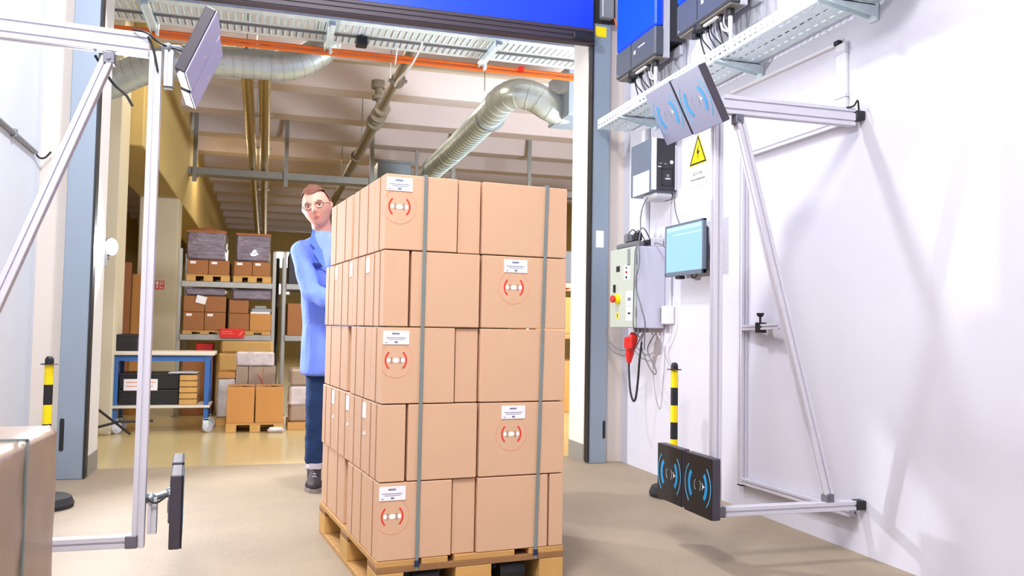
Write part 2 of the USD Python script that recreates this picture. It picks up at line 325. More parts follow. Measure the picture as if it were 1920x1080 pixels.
# ------------------------------------------------------------------ aluminium portal frames
def bracket(x, y, z, sx=0.04):
    return cat(B(x-sx/2, x+sx/2, y-0.021, y+0.021, z-0.02, z+0.02, 0.003), on(lathe([(0, 0), (0.008, 0), (0.008, 0.004), (0, 0.004)], 12), (x, y-0.021, z), X_, Z_))
def gate_frame(s, post, wall, brace, label):
    """s: +1 the wall lies to the right of the post, -1 to the left."""
    f = Thing('portal_frame', label, 'frame', (post, 3.2, 0.2))
    f.part('post', beam((post, 3.2, 0.2), (post, 3.2, 1.935), 0.04), 'alu')
    f.part('top_beam', beam((post+s*0.024, 3.2, 1.955), (wall-s*0.05, 3.2, 1.955 if s > 0 else 1.983), 0.04, 0.08), 'alu')
    f.part('base_beam', beam((post+s*0.021, 3.2, 0.222), (wall-s*0.05, 3.2, 0.222), 0.04), 'alu')
    (xa, za), (xb, zb) = brace
    f.part('brace', beam((xa, 3.2, za), (xb, 3.2, zb), 0.04), 'alu')
    for x, z in brace: f.part('corner_bracket', bracket(x-s*0.004, 3.2, z+(0.0 if z > 1 else -0.002)), 'alu_dark', label='small bolted corner bracket')
    for z, n in ((1.965, 0), (0.222, 0)):
        f.part('end_block', B(min(wall, wall-s*0.05)+0.001, max(wall, wall-s*0.05)-0.001, 3.175, 3.225, z-0.02, z+0.02, 0.003), 'black', label='black rubber end block at the wall')
    f.part('joint', cat(B(post-s*0.0+s*0.02-0.02, post+s*0.02+0.02, 3.176, 3.224, 0.2, 0.245, 0.004)), 'alu_dark')
    xs = post-s*0.042*-1 if s < 0 else post
    return f
lf = gate_frame(-1, -0.395, -1.37, ((-0.55, 1.895), (-1.14, 0.26)), 'left aluminium profile frame with a diagonal brace, carrying the left antennas')
rf = gate_frame(1, 1.842, 2.58, ((1.945, 1.895), (2.40, 0.262)), 'right aluminium profile frame with a diagonal brace, bolted to the white wall')
lf.part('stub_profile', beam((-0.352, 3.2, 1.815), (-0.352, 3.2, 1.945), 0.03), 'alu'); lf.part('stub_profile', beam((-0.352, 3.2, 0.245), (-0.352, 3.2, 0.37), 0.03), 'alu')
lf.part('stub_cap', B(-0.367, -0.337, 3.185, 3.215, 1.808, 1.815), 'black')
def arm(f, pts, r=0.012):
    f.part('antenna_arm', cat(tube(pts, r, 10), *[trimesh.creation.icosphere(2, r*1.6).apply_translation(p) for p in (pts[0], pts[-1])]), 'zinc_dark')
arm(lf, [(-0.36, 3.2, 0.365), (-0.33, 3.22, 0.37), (-0.3, 3.24, 0.375)]); arm(lf, [(-0.36, 3.2, 1.955), (-0.325, 3.25, 1.97), (-0.305, 3.3, 1.965)])
arm(rf, [(1.842, 3.22, 0.36), (1.836, 3.27, 0.35), (1.822, 3.3, 0.34)]); arm(rf, [(1.842, 3.22, 1.9), (1.83, 3.26, 1.92), (1.78, 3.28, 1.92)])
for pts in ([(-0.47, 3.17, 2.0), (-0.42, 3.15, 1.985), (-0.38, 3.17, 1.96), (-0.31, 3.22, 1.955)], [(-0.42, 3.17, 1.98), (-0.4, 3.172, 1.93), (-0.385, 3.174, 1.86)], [(-0.37, 3.18, 0.37), (-0.34, 3.17, 0.355), (-0.31, 3.2, 0.37)]):
    lf.part('cable', tube(pts, 0.004), 'black', label='thin black cable')
lf.part('cable', tube([(-0.60, 3.24, 1.915), (-0.545, 3.26, 1.83), (-0.50, 3.26, 1.79), (-0.475, 3.26, 1.75)], 0.005), 'black', label='thin black cable')
rf.part('cable', tube([(2.47, 3.19, 1.99), (2.51, 3.17, 2.0), (2.54, 3.18, 2.03), (2.555, 3.19, 1.985)], 0.004), 'black', label='thin black cable')
# ------------------------------------------------------------------ antennas: local x along the edge, y up, z out of the face
def antenna(face, M, label, waves=True):
    a = Thing('antenna', label, 'antenna', M=M, world=False, group='gate antenna panels')
    h = 0.117
    hs = cat(B(-h, h, -0.125, 0.125, -0.042, -0.004, 0.004)); a.part('housing', hs, 'anthracite')
    a.part('front_cover', B(-h+0.001, h-0.001, -0.124, 0.124, -0.004, 0.0, 0.001), face)
    def put(n, P, look): a.part(n, extr(P, 0.0012), look)
    for s in (0, 180) if waves else ():
        put('wave_mark', arc(0.064, 0.082, s-43, s+43), 'cyan'); put('outer_wave_mark', arc(0.106, 0.111, s-46, s+46), 'cyan_thin'); put('inner_wave_mark', arc(0.025, 0.029, s-50, s+50), 'pale_mark')
    put('maker_mark', unary_union([Point(0.048, 0).buffer(0.006), sbox(0.04, -0.0015, 0.06, 0.0015), Polygon([(0.048, 0), (0.036, 0.014), (0.039, 0.015)]), Polygon([(0.048, 0), (0.036, -0.014), (0.039, -0.015)])]), 'paper')
    a.part('back_bracket', cat(B(-0.05, 0.05, -0.05, 0.05, -0.048, -0.042, 0.002), B(-0.02, 0.02, -0.02, 0.02, -0.051, -0.048, 0.001)), 'alu_dark')
    return a
yl, yr = np.array([-0.385, 0, -0.923]), np.array([0.456, 0, -0.89])
a1 = antenna('charcoal_face', frame((1.768, 3.215, 0.333), -Y_, Z_), 'black antenna panel with bright blue wave marks low on the right frame, the nearer one')
a1.copy(frame((1.768, 3.475, 0.335), -Y_, Z_), 'black antenna panel with blue wave marks low on the right frame, the farther one')
dl = np.array([-0.075, 0.997, 0])
a1.copy(frame((-0.255, 3.22, 0.333), dl, Z_), 'dark antenna panel seen edge-on near the floor, nearer one on the left frame')
a1.copy(frame((-0.275, 3.475, 0.338), dl, Z_), 'dark antenna panel near the floor of the left frame, hidden behind the nearer one')
a2 = antenna('silver_face', frame((1.69, 3.112, 1.93), -Y_, -yr), 'tilted grey antenna panel with blue wave marks atop the right frame, the nearer one')
a2.copy(frame((1.69, 3.365, 1.935), -Y_, -yr), 'tilted grey antenna panel with blue wave marks atop the right frame, the farther one')
a3 = antenna('pale_face', frame((-0.233, 3.168, 1.943), Y_, -yl), 'tilted pale antenna panel with a dark side atop the left frame, the upper nearer one', False)
a3.copy(frame((-0.238, 3.44, 1.943), Y_, -yl), 'tilted pale antenna panel atop the left frame, the lower strip behind the nearer one')
# ------------------------------------------------------------------ chain-post bollards
def bollard(x, y, label):
    b = Thing('bollard', label, 'bollard', (x, y, 0), world=False, M=T(x, y, 0), group='striped plastic bollards')
    b.part('rubber_base', lathe([(0, 0), (0.14, 0), (0.145, 0.02), (0.13, 0.055), (0.115, 0.062), (0, 0.062)], 40), 'rubber')
    zs = [0.06, 0.135, 0.235, 0.335, 0.435, 0.535, 0.64, 0.745]
    for k in range(7): b.part('band', lathe([(0, zs[k]), (0.022, zs[k]), (0.022, zs[k+1]), (0, zs[k+1])], 20), 'yellow' if k % 2 == 0 else 'black', label=('yellow' if k % 2 == 0 else 'black')+' band')
    b.part('chain_disc', lathe([(0, 0.745), (0.042, 0.745), (0.042, 0.749), (0, 0.749)], 24), 'rubber')
    b.part('cap', lathe([(0, 0.749), (0.022, 0.749), (0.021, 0.775), (0.013, 0.787), (0, 0.79)], 20), 'black')
    return b
b0 = bollard(2.36, 4.58, 'yellow and black striped bollard before the white wall on the right')
b0.copy(T(-1.075, 4.955, 0), 'yellow and black striped bollard at the left, behind the film-wrapped load')
# ------------------------------------------------------------------ film-wrapped load in the left foreground
fl = Thing('wrapped_load', 'film-wrapped carton load in the left foreground, cut off by the frame', 'carton load', (-0.95, 2.25, 0))
def softbox(x0, x1, y0, y1, z0, z1, amp, seed, n=10, r=0.02):
    m = B(x0, x1, y0, y1, z0, z1, r)
    mm = m3.Manifold(m3.Mesh(np.asarray(m.vertices, np.float32), np.asarray(m.faces, np.uint32))).refine_to_length(max(x1-x0, y1-y0, z1-z0)/n)
    v = mm.to_mesh(); V, F = v.vert_properties[:, :3].astype(float), v.tri_verts
    d = (meshkit.fbm(V*9.0, 3, seed)-0.5); c = np.array([(x0+x1)/2, (y0+y1)/2, (z0+z1)/2]); N = V-c; N /= np.linalg.norm(N, axis=1, keepdims=True)
    return trimesh.Trimesh(V+N*d[:, None]*amp*2, F, process=False)
fl.part('wrapped_body', softbox(-1.31, -0.578, 1.7, 2.82, 0.15, 0.667, 0.008, 3, 26, 0.02), 'carton_film', smooth=40)
ys = 2.45
fl.part('strap', cat(B(-0.577, -0.571, ys-0.006, ys+0.006, 0.1, 0.67), B(-1.3, -0.572, ys-0.006, ys+0.006, 0.666, 0.6735), B(-1.318, -1.312, ys-0.006, ys+0.006, 0.1, 0.664)), 'strap')
for x in (-1.2, -0.95, -0.69): fl.part('pallet_runner', B(x-0.05, x+0.05, 1.72, 2.77, 0.0, 0.125), 'wood')
fl.part('pallet_deck', B(-1.3, -0.595, 1.71, 2.78, 0.125, 0.15), 'wood')
# ------------------------------------------------------------------ the stack on the pallet
SA = 0.115; ZB, HL_ = 0.144, 0.2774
def SM(u, v, z): 
    M = T(0, 0, 0, SA); M[:3, 3] = [0.406+u*math.cos(SA)-v*math.sin(SA), 3.028+u*math.sin(SA)+v*math.cos(SA), z]; return M
W, D = 0.734, 1.115
pl = Thing('pallet', 'wooden pallet under the strapped carton stack', 'pallet', M=SM(0, 0, 0), world=False)
for i, u in enumerate((0.0, 0.165, 0.29, 0.43, 0.589)):
    w = 0.145 if i in (0, 2, 4) else 0.10
    if i == 2: u = 0.29
    pl.part('deck_board', B(u, u+w, 0.0, D, 0.122, 0.144, 0.002), 'wood')
for v in (0.0, D/2-0.07, D-0.14): pl.part('stringer_board', B(0, W, v, v+0.14, 0.1, 0.122, 0.002), 'wood_dark')
for u in (0.0, W/2-0.07, W-0.1):
    w = 0.14 if 0 < u < 0.5 else 0.1
    for v in (0.0, D/2-0.07, D-0.14): pl.part('block', B(u, u+w, v, v+0.14, 0.022, 0.1, 0.002), 'wood_front')
    pl.part('runner_board', B(u, u+w, 0, D, 0.0, 0.022, 0.002), 'wood')
def carton(u0, u1, v0, v1, layer, label, sticker=None, logo=None, marks=(), group=None):
    """One box of the stack; layer 0 is the lowest. sticker/logo: centre (u) on the front; marks: stickers on its left side."""
    z0 = ZB+layer*HL_+0.0015; h = HL_-0.004
    c = Thing('carton', label, 'carton', M=SM(u0, v0, z0), world=False, group=group)
    w, d = u1-u0-0.003, v1-v0-0.003
    c.part('box_body', B(0.0015, w, 0.0015, d, 0, h, 0.0022), 'carton')
    if u0 < 0.05:      # flap edge line down the long side
        for k in ((0.28, 0.72) if d > 0.2 else (0.5,)): c.part('flap_edge', B(-0.0006, 0.0016, d*k-0.003, d*k+0.003, 0.002, h-0.002), 'carton_edge', label='flap edge on the side')
    if sticker is not None:
        s = sticker-u0; g = c.part('address_label', B(s-0.048, s+0.048, -0.0012, 0.002, h-0.061, h-0.012), 'paper', label='white address label')
        P = [sbox(-0.016, 0.011, 0.012, 0.017), sbox(-0.038, -0.002, 0.036, 0.0005), sbox(-0.03, -0.008, 0.03, -0.006), sbox(-0.006, -0.02, 0.006, -0.013), sbox(-0.04, -0.02, -0.032, -0.017)]
        c.part('label_print', on(extr(unary_union(P), 0.0004), (s, -0.0012, h-0.0365), X_, Z_), 'ink', under=g)
    if logo is not None:
        s = logo-u0; o = (s, 0.0012, h-0.118); st = []
        for n, P, look in (('ring', arc(0.062, 0.0628, 0, 359.5, 60), 'pale_red'), ('signal_arc', arc(0.036, 0.041, -48, 48), 'red_print'), ('signal_arc', arc(0.036, 0.041, 132, 228), 'red_print'),
                           ('inner_arc', arc(0.017, 0.0195, -40, 40), 'ink'), ('inner_arc', arc(0.017, 0.0195, 140, 220), 'ink'),
                           ('white_dash', affinity.translate(rrect(0.022, 0.017, 0.008), 0, 0), 'white_print'), ('white_dash', affinity.translate(rrect(0.013, 0.015, 0.006), -0.026, 0), 'white_print'), ('white_dash', affinity.translate(rrect(0.013, 0.015, 0.006), 0.026, 0), 'white_print')):
            if not st: st.append(c.part('signal_mark', on(extr(P, 0.0008), o, X_, Z_), look, label='thin pale ring of the red signal mark'))
            else: c.part(n, on(extr(P, 0.001), o, X_, Z_), look, under=st[0])
    for v in marks:
        vv = v-v0; c.part('side_sticker', B(-0.0014, 0.002, vv-0.025, vv+0.025, h-0.07, h-0.012), 'paper', label='white sticker on the left side')
        if layer == 1: c.part('side_arrow', on(extr(Polygon([(-0.02, 0.0), (0.012, 0.012), (0.02, 0), (0.0, -0.006)]), 0.001), (0.0014, vv, h-0.13), -Y_, Z_), 'paper', label='small pale arrow mark')
    return c
nm = ['lowest', 'second lowest', 'middle', 'second highest', 'top']
for k in (4, 2, 0):
    n = nm[k]; j = 0.004 if k == 2 else 0.0
    carton(0, 0.279, 0, 0.166, k, f'carton with white label and red signal mark, front left of the {n} layer', 0.052, 0.053)
    carton(0.281, 0.374, 0.012, 0.166, k, f'narrow set-back plain carton, middle of the front of the {n} layer')
    if k == 0:
        carton(0.376, 0.668, 0, 0.166, k, 'plain carton right of centre on the front of the lowest layer'); carton(0.672, W, 0.0, 0.166, k, 'narrow plain carton at the right front corner of the lowest layer')
    else: carton(0.376, W, 0, 0.166, k, f'wide plain carton at the right front corner of the {n} layer')
    carton(0.0, W, 0.17, 0.52, k, f'second plain carton along the left side of the {n} layer')
    carton(0.0 if k == 4 else 0.006, W, 0.56 if k == 4 else 0.61, D-0.1 if k == 4 else D, k, f'rearmost plain carton along the left side of the {n} layer')
for k in (3, 1):
    n = nm[k]
    carton(0, 0.098, 0, 0.204, k, f'narrow plain carton at the left front corner of the {n} layer', marks=())
    carton(0.103, 0.372, 0.0, 0.204, k, f'plain carton in the middle of the front of the {n} layer')
    carton(0.378, W, 0.0, 0.204, k, f'carton with white label and red signal mark, front right of the {n} layer', 0.515, 0.508)
    cuts = [0.206, 0.51, 0.815, D]
    for a, b, w in zip(cuts, cuts[1:], ('second', 'third', 'rearmost')): carton(0.0, W, a, b, k, f'{w} carton with a white sticker along the left side of the {n} layer', marks=(a+0.04,))
def strap(u0, u1, side, label):
    s = Thing('packing_strap', label, 'strap', M=SM(0, 0, 0), world=False)
    zt = ZB+5*HL_+0.001
    pts = [(u1, -0.004, 0.105), (u1, -0.004, 0.14), (u0, -0.004, zt), (u0, 0.0, zt+0.002), (u0, D-0.1, zt+0.003), (u0, D+0.004, zt-HL_), (u1, D+0.004, 0.14)]
    V, F = [], []
    for (u, v, z), (a, b, c) in zip(pts, pts[1:]):
        d = np.array([a-u, b-v, c-z]); d /= np.linalg.norm(d); t = np.cross(d, X_); t = t/np.linalg.norm(t)*0.0008; x = np.array([0.0065, 0, 0]); p, q = np.array([u, v, z]), np.array([a, b, c])
        V.append(trimesh.convex.convex_hull(np.array([o+sx*x+sy*t for o in (p, q) for sx in (-1, 1) for sy in (-1, 1)])))
    s.part('band', cat(V), 'strap', smooth=False)
    s.part('seal', B(u1-0.009, u1+0.009, -0.008, -0.003, 0.118, 0.14, 0.001), 'jack_body')
strap(0.15, 0.146, 0, 'grey-green packing strap around the stack, left of its two straps'); strap(0.641, 0.614, 0, 'grey-green packing strap around the stack, right of its two straps')
# ------------------------------------------------------------------ hand pallet truck under the load
jt = Thing('pallet_truck', 'hand pallet truck with dark forks under the loaded pallet', 'pallet truck', M=SM(0, 0, 0), world=False)
for u in (0.19, 0.532):
    jt.part('fork', B(u-0.075 if u < .3 else u-0.07, u+0.07, 0.06, 1.3, 0.06, 0.094, 0.006), 'jack_body')
    jt.part('fork_nose', on(lathe([(0, -0.05), (0.05, -0.05), (0.05, 0.05), (0, 0.05)], 20), (u, 0.07, 0.055), Y_, Z_), 'black')
    for dx in (-0.035, 0.035): jt.part('load_roller', on(lathe([(0, -0.028), (0.036, -0.028), (0.04, -0.024), (0.04, 0.024), (0.036, 0.028), (0, 0.028)], 24), (u+dx, 0.17, 0.04), Y_, Z_), 'light_grey')
jt.part('pump_body', cat(B(0.25, 0.47, 1.2, 1.32, 0.05, 0.3, 0.02), rod((0.361, 1.34, 0.1), (0.361, 1.34, 0.42), 0.05, 20)), 'jack_body')
jt.part('tiller', rod((0.361, 1.36, 0.35), (0.361, 1.6, 0.95), 0.018), 'jack_body')
jt.part('handle', tube([(0.361, 1.6, 0.95), (0.29, 1.615, 0.985), (0.27, 1.63, 1.03), (0.31, 1.64, 1.055), (0.41, 1.64, 1.055), (0.452, 1.63, 1.03), (0.432, 1.615, 0.985), (0.361, 1.6, 0.95)], 0.014, 10), 'black')
jt.part('steer_wheel', on(lathe([(0, -0.05), (0.09, -0.05), (0.1, -0.04), (0.1, 0.04), (0.09, 0.05), (0, 0.05)], 28), (0.361, 1.38, 0.1), Y_, Z_), 'black')
# ------------------------------------------------------------------ the man behind the load
def sph(c, r):
    s = m3.Manifold.sphere(1.0, 20); r = np.broadcast_to(r, 3)
    return s.scale(list(map(float, r))).translate(list(map(float, c)))
def hull(*cr): return m3.Manifold.batch_hull([sph(c, r) for c, r in cr])
def chain(*cr): return m3.Manifold.batch_boolean([hull(a, b) for a, b in zip(cr, cr[1:])], m3.OpType.Add)
def fuse(ms, edge=0.012, it=10):
    m = m3.Manifold.batch_boolean(ms, m3.OpType.Add).refine_to_length(edge).to_mesh()
    t = trimesh.Trimesh(m.vert_properties[:, :3], m.tri_verts, process=True)
    trimesh.smoothing.filter_taubin(t, 0.5, 0.53, it); return t
P_ = dict(footR=(0.318, 5.27, 0.10), kneeR=(0.322, 5.24, 0.51), hipR=(0.345, 5.28, 0.93), hipL=(0.50, 5.30, 0.94), kneeL=(0.52, 5.36, 0.5), footL=(0.515, 5.66, 0.12),
          pelvis=(0.42, 5.29, 0.98), chest=(0.375, 5.20, 1.30), neck=(0.318, 5.13, 1.50), shR=(0.208, 5.17, 1.415), shL=(0.53, 5.13, 1.475), elR=(0.255, 5.02, 1.165), elL=(0.62, 4.93, 1.21), wrR=(0.40, 4.80, 1.07), wrL=(0.535, 4.80, 1.10))
P_ = {k: np.array(v) for k, v in P_.items()}
man = Thing('person', 'person in light blue work coat and glasses, leaning out from behind the carton stack', 'person', (0.40, 5.28, 0))
# head in its own frame: x to his left, y up, z out of the face
HM = trimesh.transformations.translation_matrix((0.279, 5.075, 1.672))
tilt = math.radians(14); yaw = math.radians(15)
xh = np.array([math.cos(tilt)*math.cos(yaw), -math.sin(yaw), math.sin(tilt)]); yh = np.array([-math.sin(tilt), -0.04, math.cos(tilt)])
HM = frame((0.279, 5.08, 1.668), xh, yh)
def head_shape(m):
    v = m.vertices.copy(); d = v/np.linalg.norm(v, axis=1, keepdims=True); x, y, z = d.T
    r = np.stack([x*0.08, y*0.119, z*0.102], 1)
    low = np.clip(-y, 0, 1); r[:, 0] *= 1-0.19*low**1.6; r[:, 2] *= np.where(z > 0, 1-0.08*low, 1-0.38*low)
    r[:, 2] += np.where((z > 0), 0.012*np.exp(-((y+0.9)/0.25)**2), 0)                         # chin
    g = lambda cx, cy, sx, sy: np.exp(-((x-cx)/sx)**2-((y-cy)/sy)**2)*(z > 0)
    r[:, 2] += 0.022*g(0, -0.2, 0.10, 0.10)+0.016*g(0, -0.04, 0.075, 0.2)                     # nose
    r[:, 2] -= 0.013*(g(0.42, 0.06, 0.2, 0.13)+g(-0.42, 0.06, 0.2, 0.13))                    # eye sockets
    r[:, 2] += 0.006*(g(0.4, 0.24, 0.28, 0.08)+g(-0.4, 0.24, 0.28, 0.08))                    # brows
    r[:, 2] += 0.006*g(0, -0.5, 0.2, 0.06)+0.004*g(0, -0.6, 0.18, 0.05)                      # lips
    r[:, 0] += np.sign(x)*0.002*np.exp(-((y+0.12)/0.2)**2)*(z > 0.1)                          # cheeks
    for s in (-1, 1):                                                                         # ears
        e = np.exp(-((z+0.22)/0.13)**2-((y+0.0)/0.24)**2)*(x*s > 0.6); r[:, 0] += s*0.016*e
    return r
ico = trimesh.creation.icosphere(5); head = trimesh.Trimesh(head_shape(ico), ico.faces, process=False)
hr = head_shape(ico); hh = hr*1.05+np.array([0, 0.004, -0.003]); dy = ico.vertices[:, 1]; dz = ico.vertices[:, 2]; dx = ico.vertices[:, 0]
hair_on = (dy > 0.60-0.05*np.cos(dx*5)) | ((dz < 0.08) & (dy > -0.30)) & ~((np.abs(dx) > 0.8) & (dy < 0.12) & (dz > -0.3))
hf = hair_on[ico.faces].all(1)
bump = (meshkit.fbm(hr*90, 3, 5)-0.4)*0.012; N = ico.vertices
hair = trimesh.Trimesh(hh+N*np.maximum(bump, -0.002)[:, None]+np.array([0, 0.012, 0.004])*np.clip(dy-0.4, 0, 1)[:, None], ico.faces[hf], process=False); hair.remove_unreferenced_vertices()
head.apply_transform(HM); hair.apply_transform(HM)
hp = lambda x, y, z: (HM @ np.array([x, y, z, 1]))[:3]
# hands: palm, four fingers and a thumb closed round the truck's handle
def hand(w, d, s):
    """w: wrist, d: direction towards the knuckles, s: +1 thumb on +x side."""
    d = np.array(d, float)/np.linalg.norm(d); x = np.cross(d, Z_); x /= np.linalg.norm(x); n = np.cross(x, d)
    pt = lambda a, b, c: w+x*a+d*b+n*c
    ms = [hull((pt(-0.022, 0.005, 0), 0.017), (pt(0.022, 0.005, 0), 0.017), (pt(-0.034, 0.085, 0.006), 0.013), (pt(0.034, 0.085, 0.006), 0.013))]
    for a, l in ((-0.033, 0.8), (-0.011, 0.95), (0.011, 1.0), (0.033, 0.9)):
        ms.append(chain((pt(a, 0.08, 0.006), 0.0095), (pt(a*1.02, 0.08+0.04*l, -0.004), 0.009), (pt(a*1.02, 0.08+0.05*l, -0.034*l), 0.0085), (pt(a, 0.075+0.03*l, -0.052*l), 0.0078)))
    ms.append(chain((pt(s*0.026, 0.02, -0.004), 0.013), (pt(s*0.052, 0.05, -0.016), 0.011), (pt(s*0.046, 0.082, -0.034), 0.009)))
    return ms
HR = P_['wrR']; HLh = P_['wrL']
target = (SM(0.361, 1.64, 1.055)@np.array([0, 0, 0, 1]))[:3]
ax = SM(0, 0, 0)[:3, 0]
hands = []
for w0, off, s in ((HR, -0.055, 1), (HLh, 0.055, -1)):
    g = target+ax*off+np.array([0, 0.0, 0.022]); dd = (g-w0); dd[2] *= 0.6
    hands += [fuse(hand(g-dd/np.linalg.norm(dd)*0.105, dd, s), 0.004, 6)]
    w0[:] = g-dd/np.linalg.norm(dd)*0.105
body = fuse([chain((P_['neck']+[0.01, 0.01, 0], 0.058), (hp(0, -0.055, -0.02), 0.056)), hull((P_['shR'], 0.05), (P_['shL'], 0.05), (P_['chest'], (0.1, 0.06, 0.1))), hull((P_['chest'], (0.12, 0.06, 0.12)), (P_['pelvis'], (0.12, 0.08, 0.1))),
             chain((P_['shR'], 0.045), (P_['elR'], 0.036), (P_['wrR'], 0.027)), chain((P_['shL'], 0.045), (P_['elL'], 0.036), (P_['wrL'], 0.027)),
             chain((P_['hipR'], 0.075), (P_['kneeR'], 0.052), (P_['footR'], 0.036)), chain((P_['hipL'], 0.075), (P_['kneeL'], 0.052), (P_['footL'], 0.036))], 0.02, 8)
man.part('body', cat(body, head, *hands), 'skin', smooth=True)
man.part('hair', hair, 'hair', smooth=True)
for s in (-1, 1):
    e = trimesh.creation.icosphere(3, 0.0105); e.apply_scale([1.15, 0.62, 1]); e.apply_translation((s*0.032, 0.007, 0.0755)); e.apply_transform(HM)
    ey = man.part('eye', e, 'eye_white', smooth=True)
    i = trimesh.creation.icosphere(2, 0.0058); i.apply_translation((s*0.032+0.001, 0.007, 0.0815)); i.apply_transform(HM); man.part('iris', i, 'eye_dark', under=ey)
    man.part('eyebrow', tube([hp(s*0.012, 0.026, 0.094), hp(s*0.03, 0.032, 0.092), hp(s*0.052, 0.026, 0.078)], [0.003, 0.0042, 0.002], 8), 'hair')
man.part('lips', cat(tube([hp(-0.022, -0.058, 0.081), hp(0, -0.055, 0.091), hp(0.022, -0.058, 0.081)], [0.001, 0.0042, 0.001], 8), tube([hp(-0.02, -0.061, 0.081), hp(0, -0.064, 0.09), hp(0.02, -0.061, 0.081)], [0.001, 0.0048, 0.001], 8)), 'lip')
gl_ = []
for s in (-1, 1):
    q = [(s*0.034+0.025*math.cos(a)*(1.0), 0.004+0.0165*math.sin(a), 0.101-abs(s*0.034+0.025*math.cos(a))*0.18) for a in np.linspace(0, 2*np.pi, 21)]
    gl_.append(tube([hp(*p) for p in q], 0.0019, 6, False)); gl_.append(tube([hp(s*0.06, 0.008, 0.09), hp(s*0.08, 0.008, 0.04), hp(s*0.083, 0.006, -0.012)], 0.0018, 6))
gl_.append(tube([hp(-0.009, 0.008, 0.1), hp(0, 0.011, 0.102), hp(0.009, 0.008, 0.1)], 0.0018, 6)); man.part('glasses', cat(gl_), 'black')
# clothes
coat = fuse([hull((P_['shR']+[0.02, 0, 0.0], 0.062), (P_['shL']-[0.02, 0, 0], 0.062), (P_['neck']+[0.005, 0.02, -0.02], (0.072, 0.055, 0.045))), hull((P_['shR']+[0.03, 0, -0.02], 0.062), (P_['shL']-[0.03, 0, 0.02], 0.062), ((0.31, 5.22, 1.24), (0.11, 0.13, 0.1)), ((0.46, 5.22, 1.26), (0.11, 0.13, 0.1))),
             hull(((0.31, 5.22, 1.24), (0.105, 0.105, 0.1)), ((0.46, 5.22, 1.26), (0.105, 0.105, 0.1)), ((0.335, 5.27, 0.98), (0.115, 0.125, 0.08)), ((0.50, 5.28, 0.98), (0.115, 0.125, 0.08))),
             hull(((0.335, 5.27, 0.98), (0.112, 0.125, 0.08)), ((0.50, 5.28, 0.98), (0.112, 0.125, 0.08)), ((0.325, 5.25, 0.69), (0.108, 0.15, 0.025)), ((0.51, 5.32, 0.69), (0.115, 0.16, 0.025))),
             chain((P_['shR'], 0.068), ((P_['shR']+P_['elR'])/2+[-0.004, 0, 0], 0.060), (P_['elR'], 0.056), (P_['wrR']+(P_['elR']-P_['wrR'])*0.12, 0.044)), chain((P_['shL'], 0.066), (P_['elL'], 0.054), (P_['wrL']+(P_['elL']-P_['wrL'])*0.12, 0.043))], 0.014, 9)
Vc = np.array(coat.vertices); fold = (meshkit.fbm(Vc*np.array([16, 12, 5.0]), 3, 11)-0.5)*0.018; coat.vertices = Vc+coat.vertex_normals*fold[:, None]
low = coat.vertices[:, 2] < 0.672; coat.vertices[low, 2] = 0.672
cp = man.part('work_coat', coat, 'coat_blue', smooth=True)
def flap(pts, t=0.006):
    p = np.array(pts, float); n = np.cross(p[1]-p[0], p[2]-p[0]); n /= np.linalg.norm(n); n *= -1 if n[1] > 0 else 1
    return trimesh.convex.convex_hull(np.vstack([p+n*0.0, p+n*t]))
yf = 5.08
man.part('lapel', cat(flap([(0.262, 5.085, 1.545), (0.243, yf, 1.46), (0.275, yf-.012, 1.425), (0.312, yf-.012, 1.42), (0.30, 5.085, 1.50)]), flap([(0.275, yf-.01, 1.427), (0.262, yf-.01, 1.405), (0.34, yf-.02, 1.29), (0.315, yf-.012, 1.42)])), 'coat_shadow', under=cp, label='darker folded lapel')
man.part('lapel', flap([(0.402, 5.085, 1.53), (0.43, yf, 1.46), (0.352, yf-.02, 1.29), (0.375, yf-.012, 1.47)]), 'coat_shadow', under=cp)
man.part('breast_pocket_tab', B(0.262, 0.325, 5.062, 5.09, 1.318, 1.338, 0.003), 'navy', under=cp, label='dark navy strip over the breast pocket')
man.part('shirt', cat(fuse([hull(((0.318, 5.10, 1.50), (0.062, 0.045, 0.045)), ((0.345, 5.085, 1.34), (0.045, 0.02, 0.05)))], 0.02, 3), flap([(0.285, 5.07, 1.53), (0.315, yf-.01, 1.50), (0.30, yf-.01, 1.465), (0.275, yf, 1.50)]), flap([(0.375, 5.07, 1.525), (0.345, yf-.01, 1.50), (0.36, yf-.01, 1.46), (0.39, yf, 1.50)])), 'shirt', smooth=30)
jeans = fuse([hull((P_['hipR'], 0.095), (P_['hipL'], 0.095), (P_['pelvis'], 0.1)), chain((P_['hipR'], 0.098), (P_['kneeR'], 0.068), (P_['footR']+[0, 0.003, 0.068], 0.056)), chain((P_['hipL'], 0.098), (P_['kneeL'], 0.068), (P_['footL']+[0, 0.0, 0.075], 0.054))], 0.016, 7)
Vj = np.array(jeans.vertices); fo = (meshkit.fbm(Vj*np.array([14, 14, 24.0]), 3, 4)-0.5)*0.022*np.clip((0.75-Vj[:, 2])/0.4, 0.25, 1); jeans.vertices = Vj+jeans.vertex_normals*fo[:, None]
man.part('jeans', jeans, 'jeans', smooth=True)
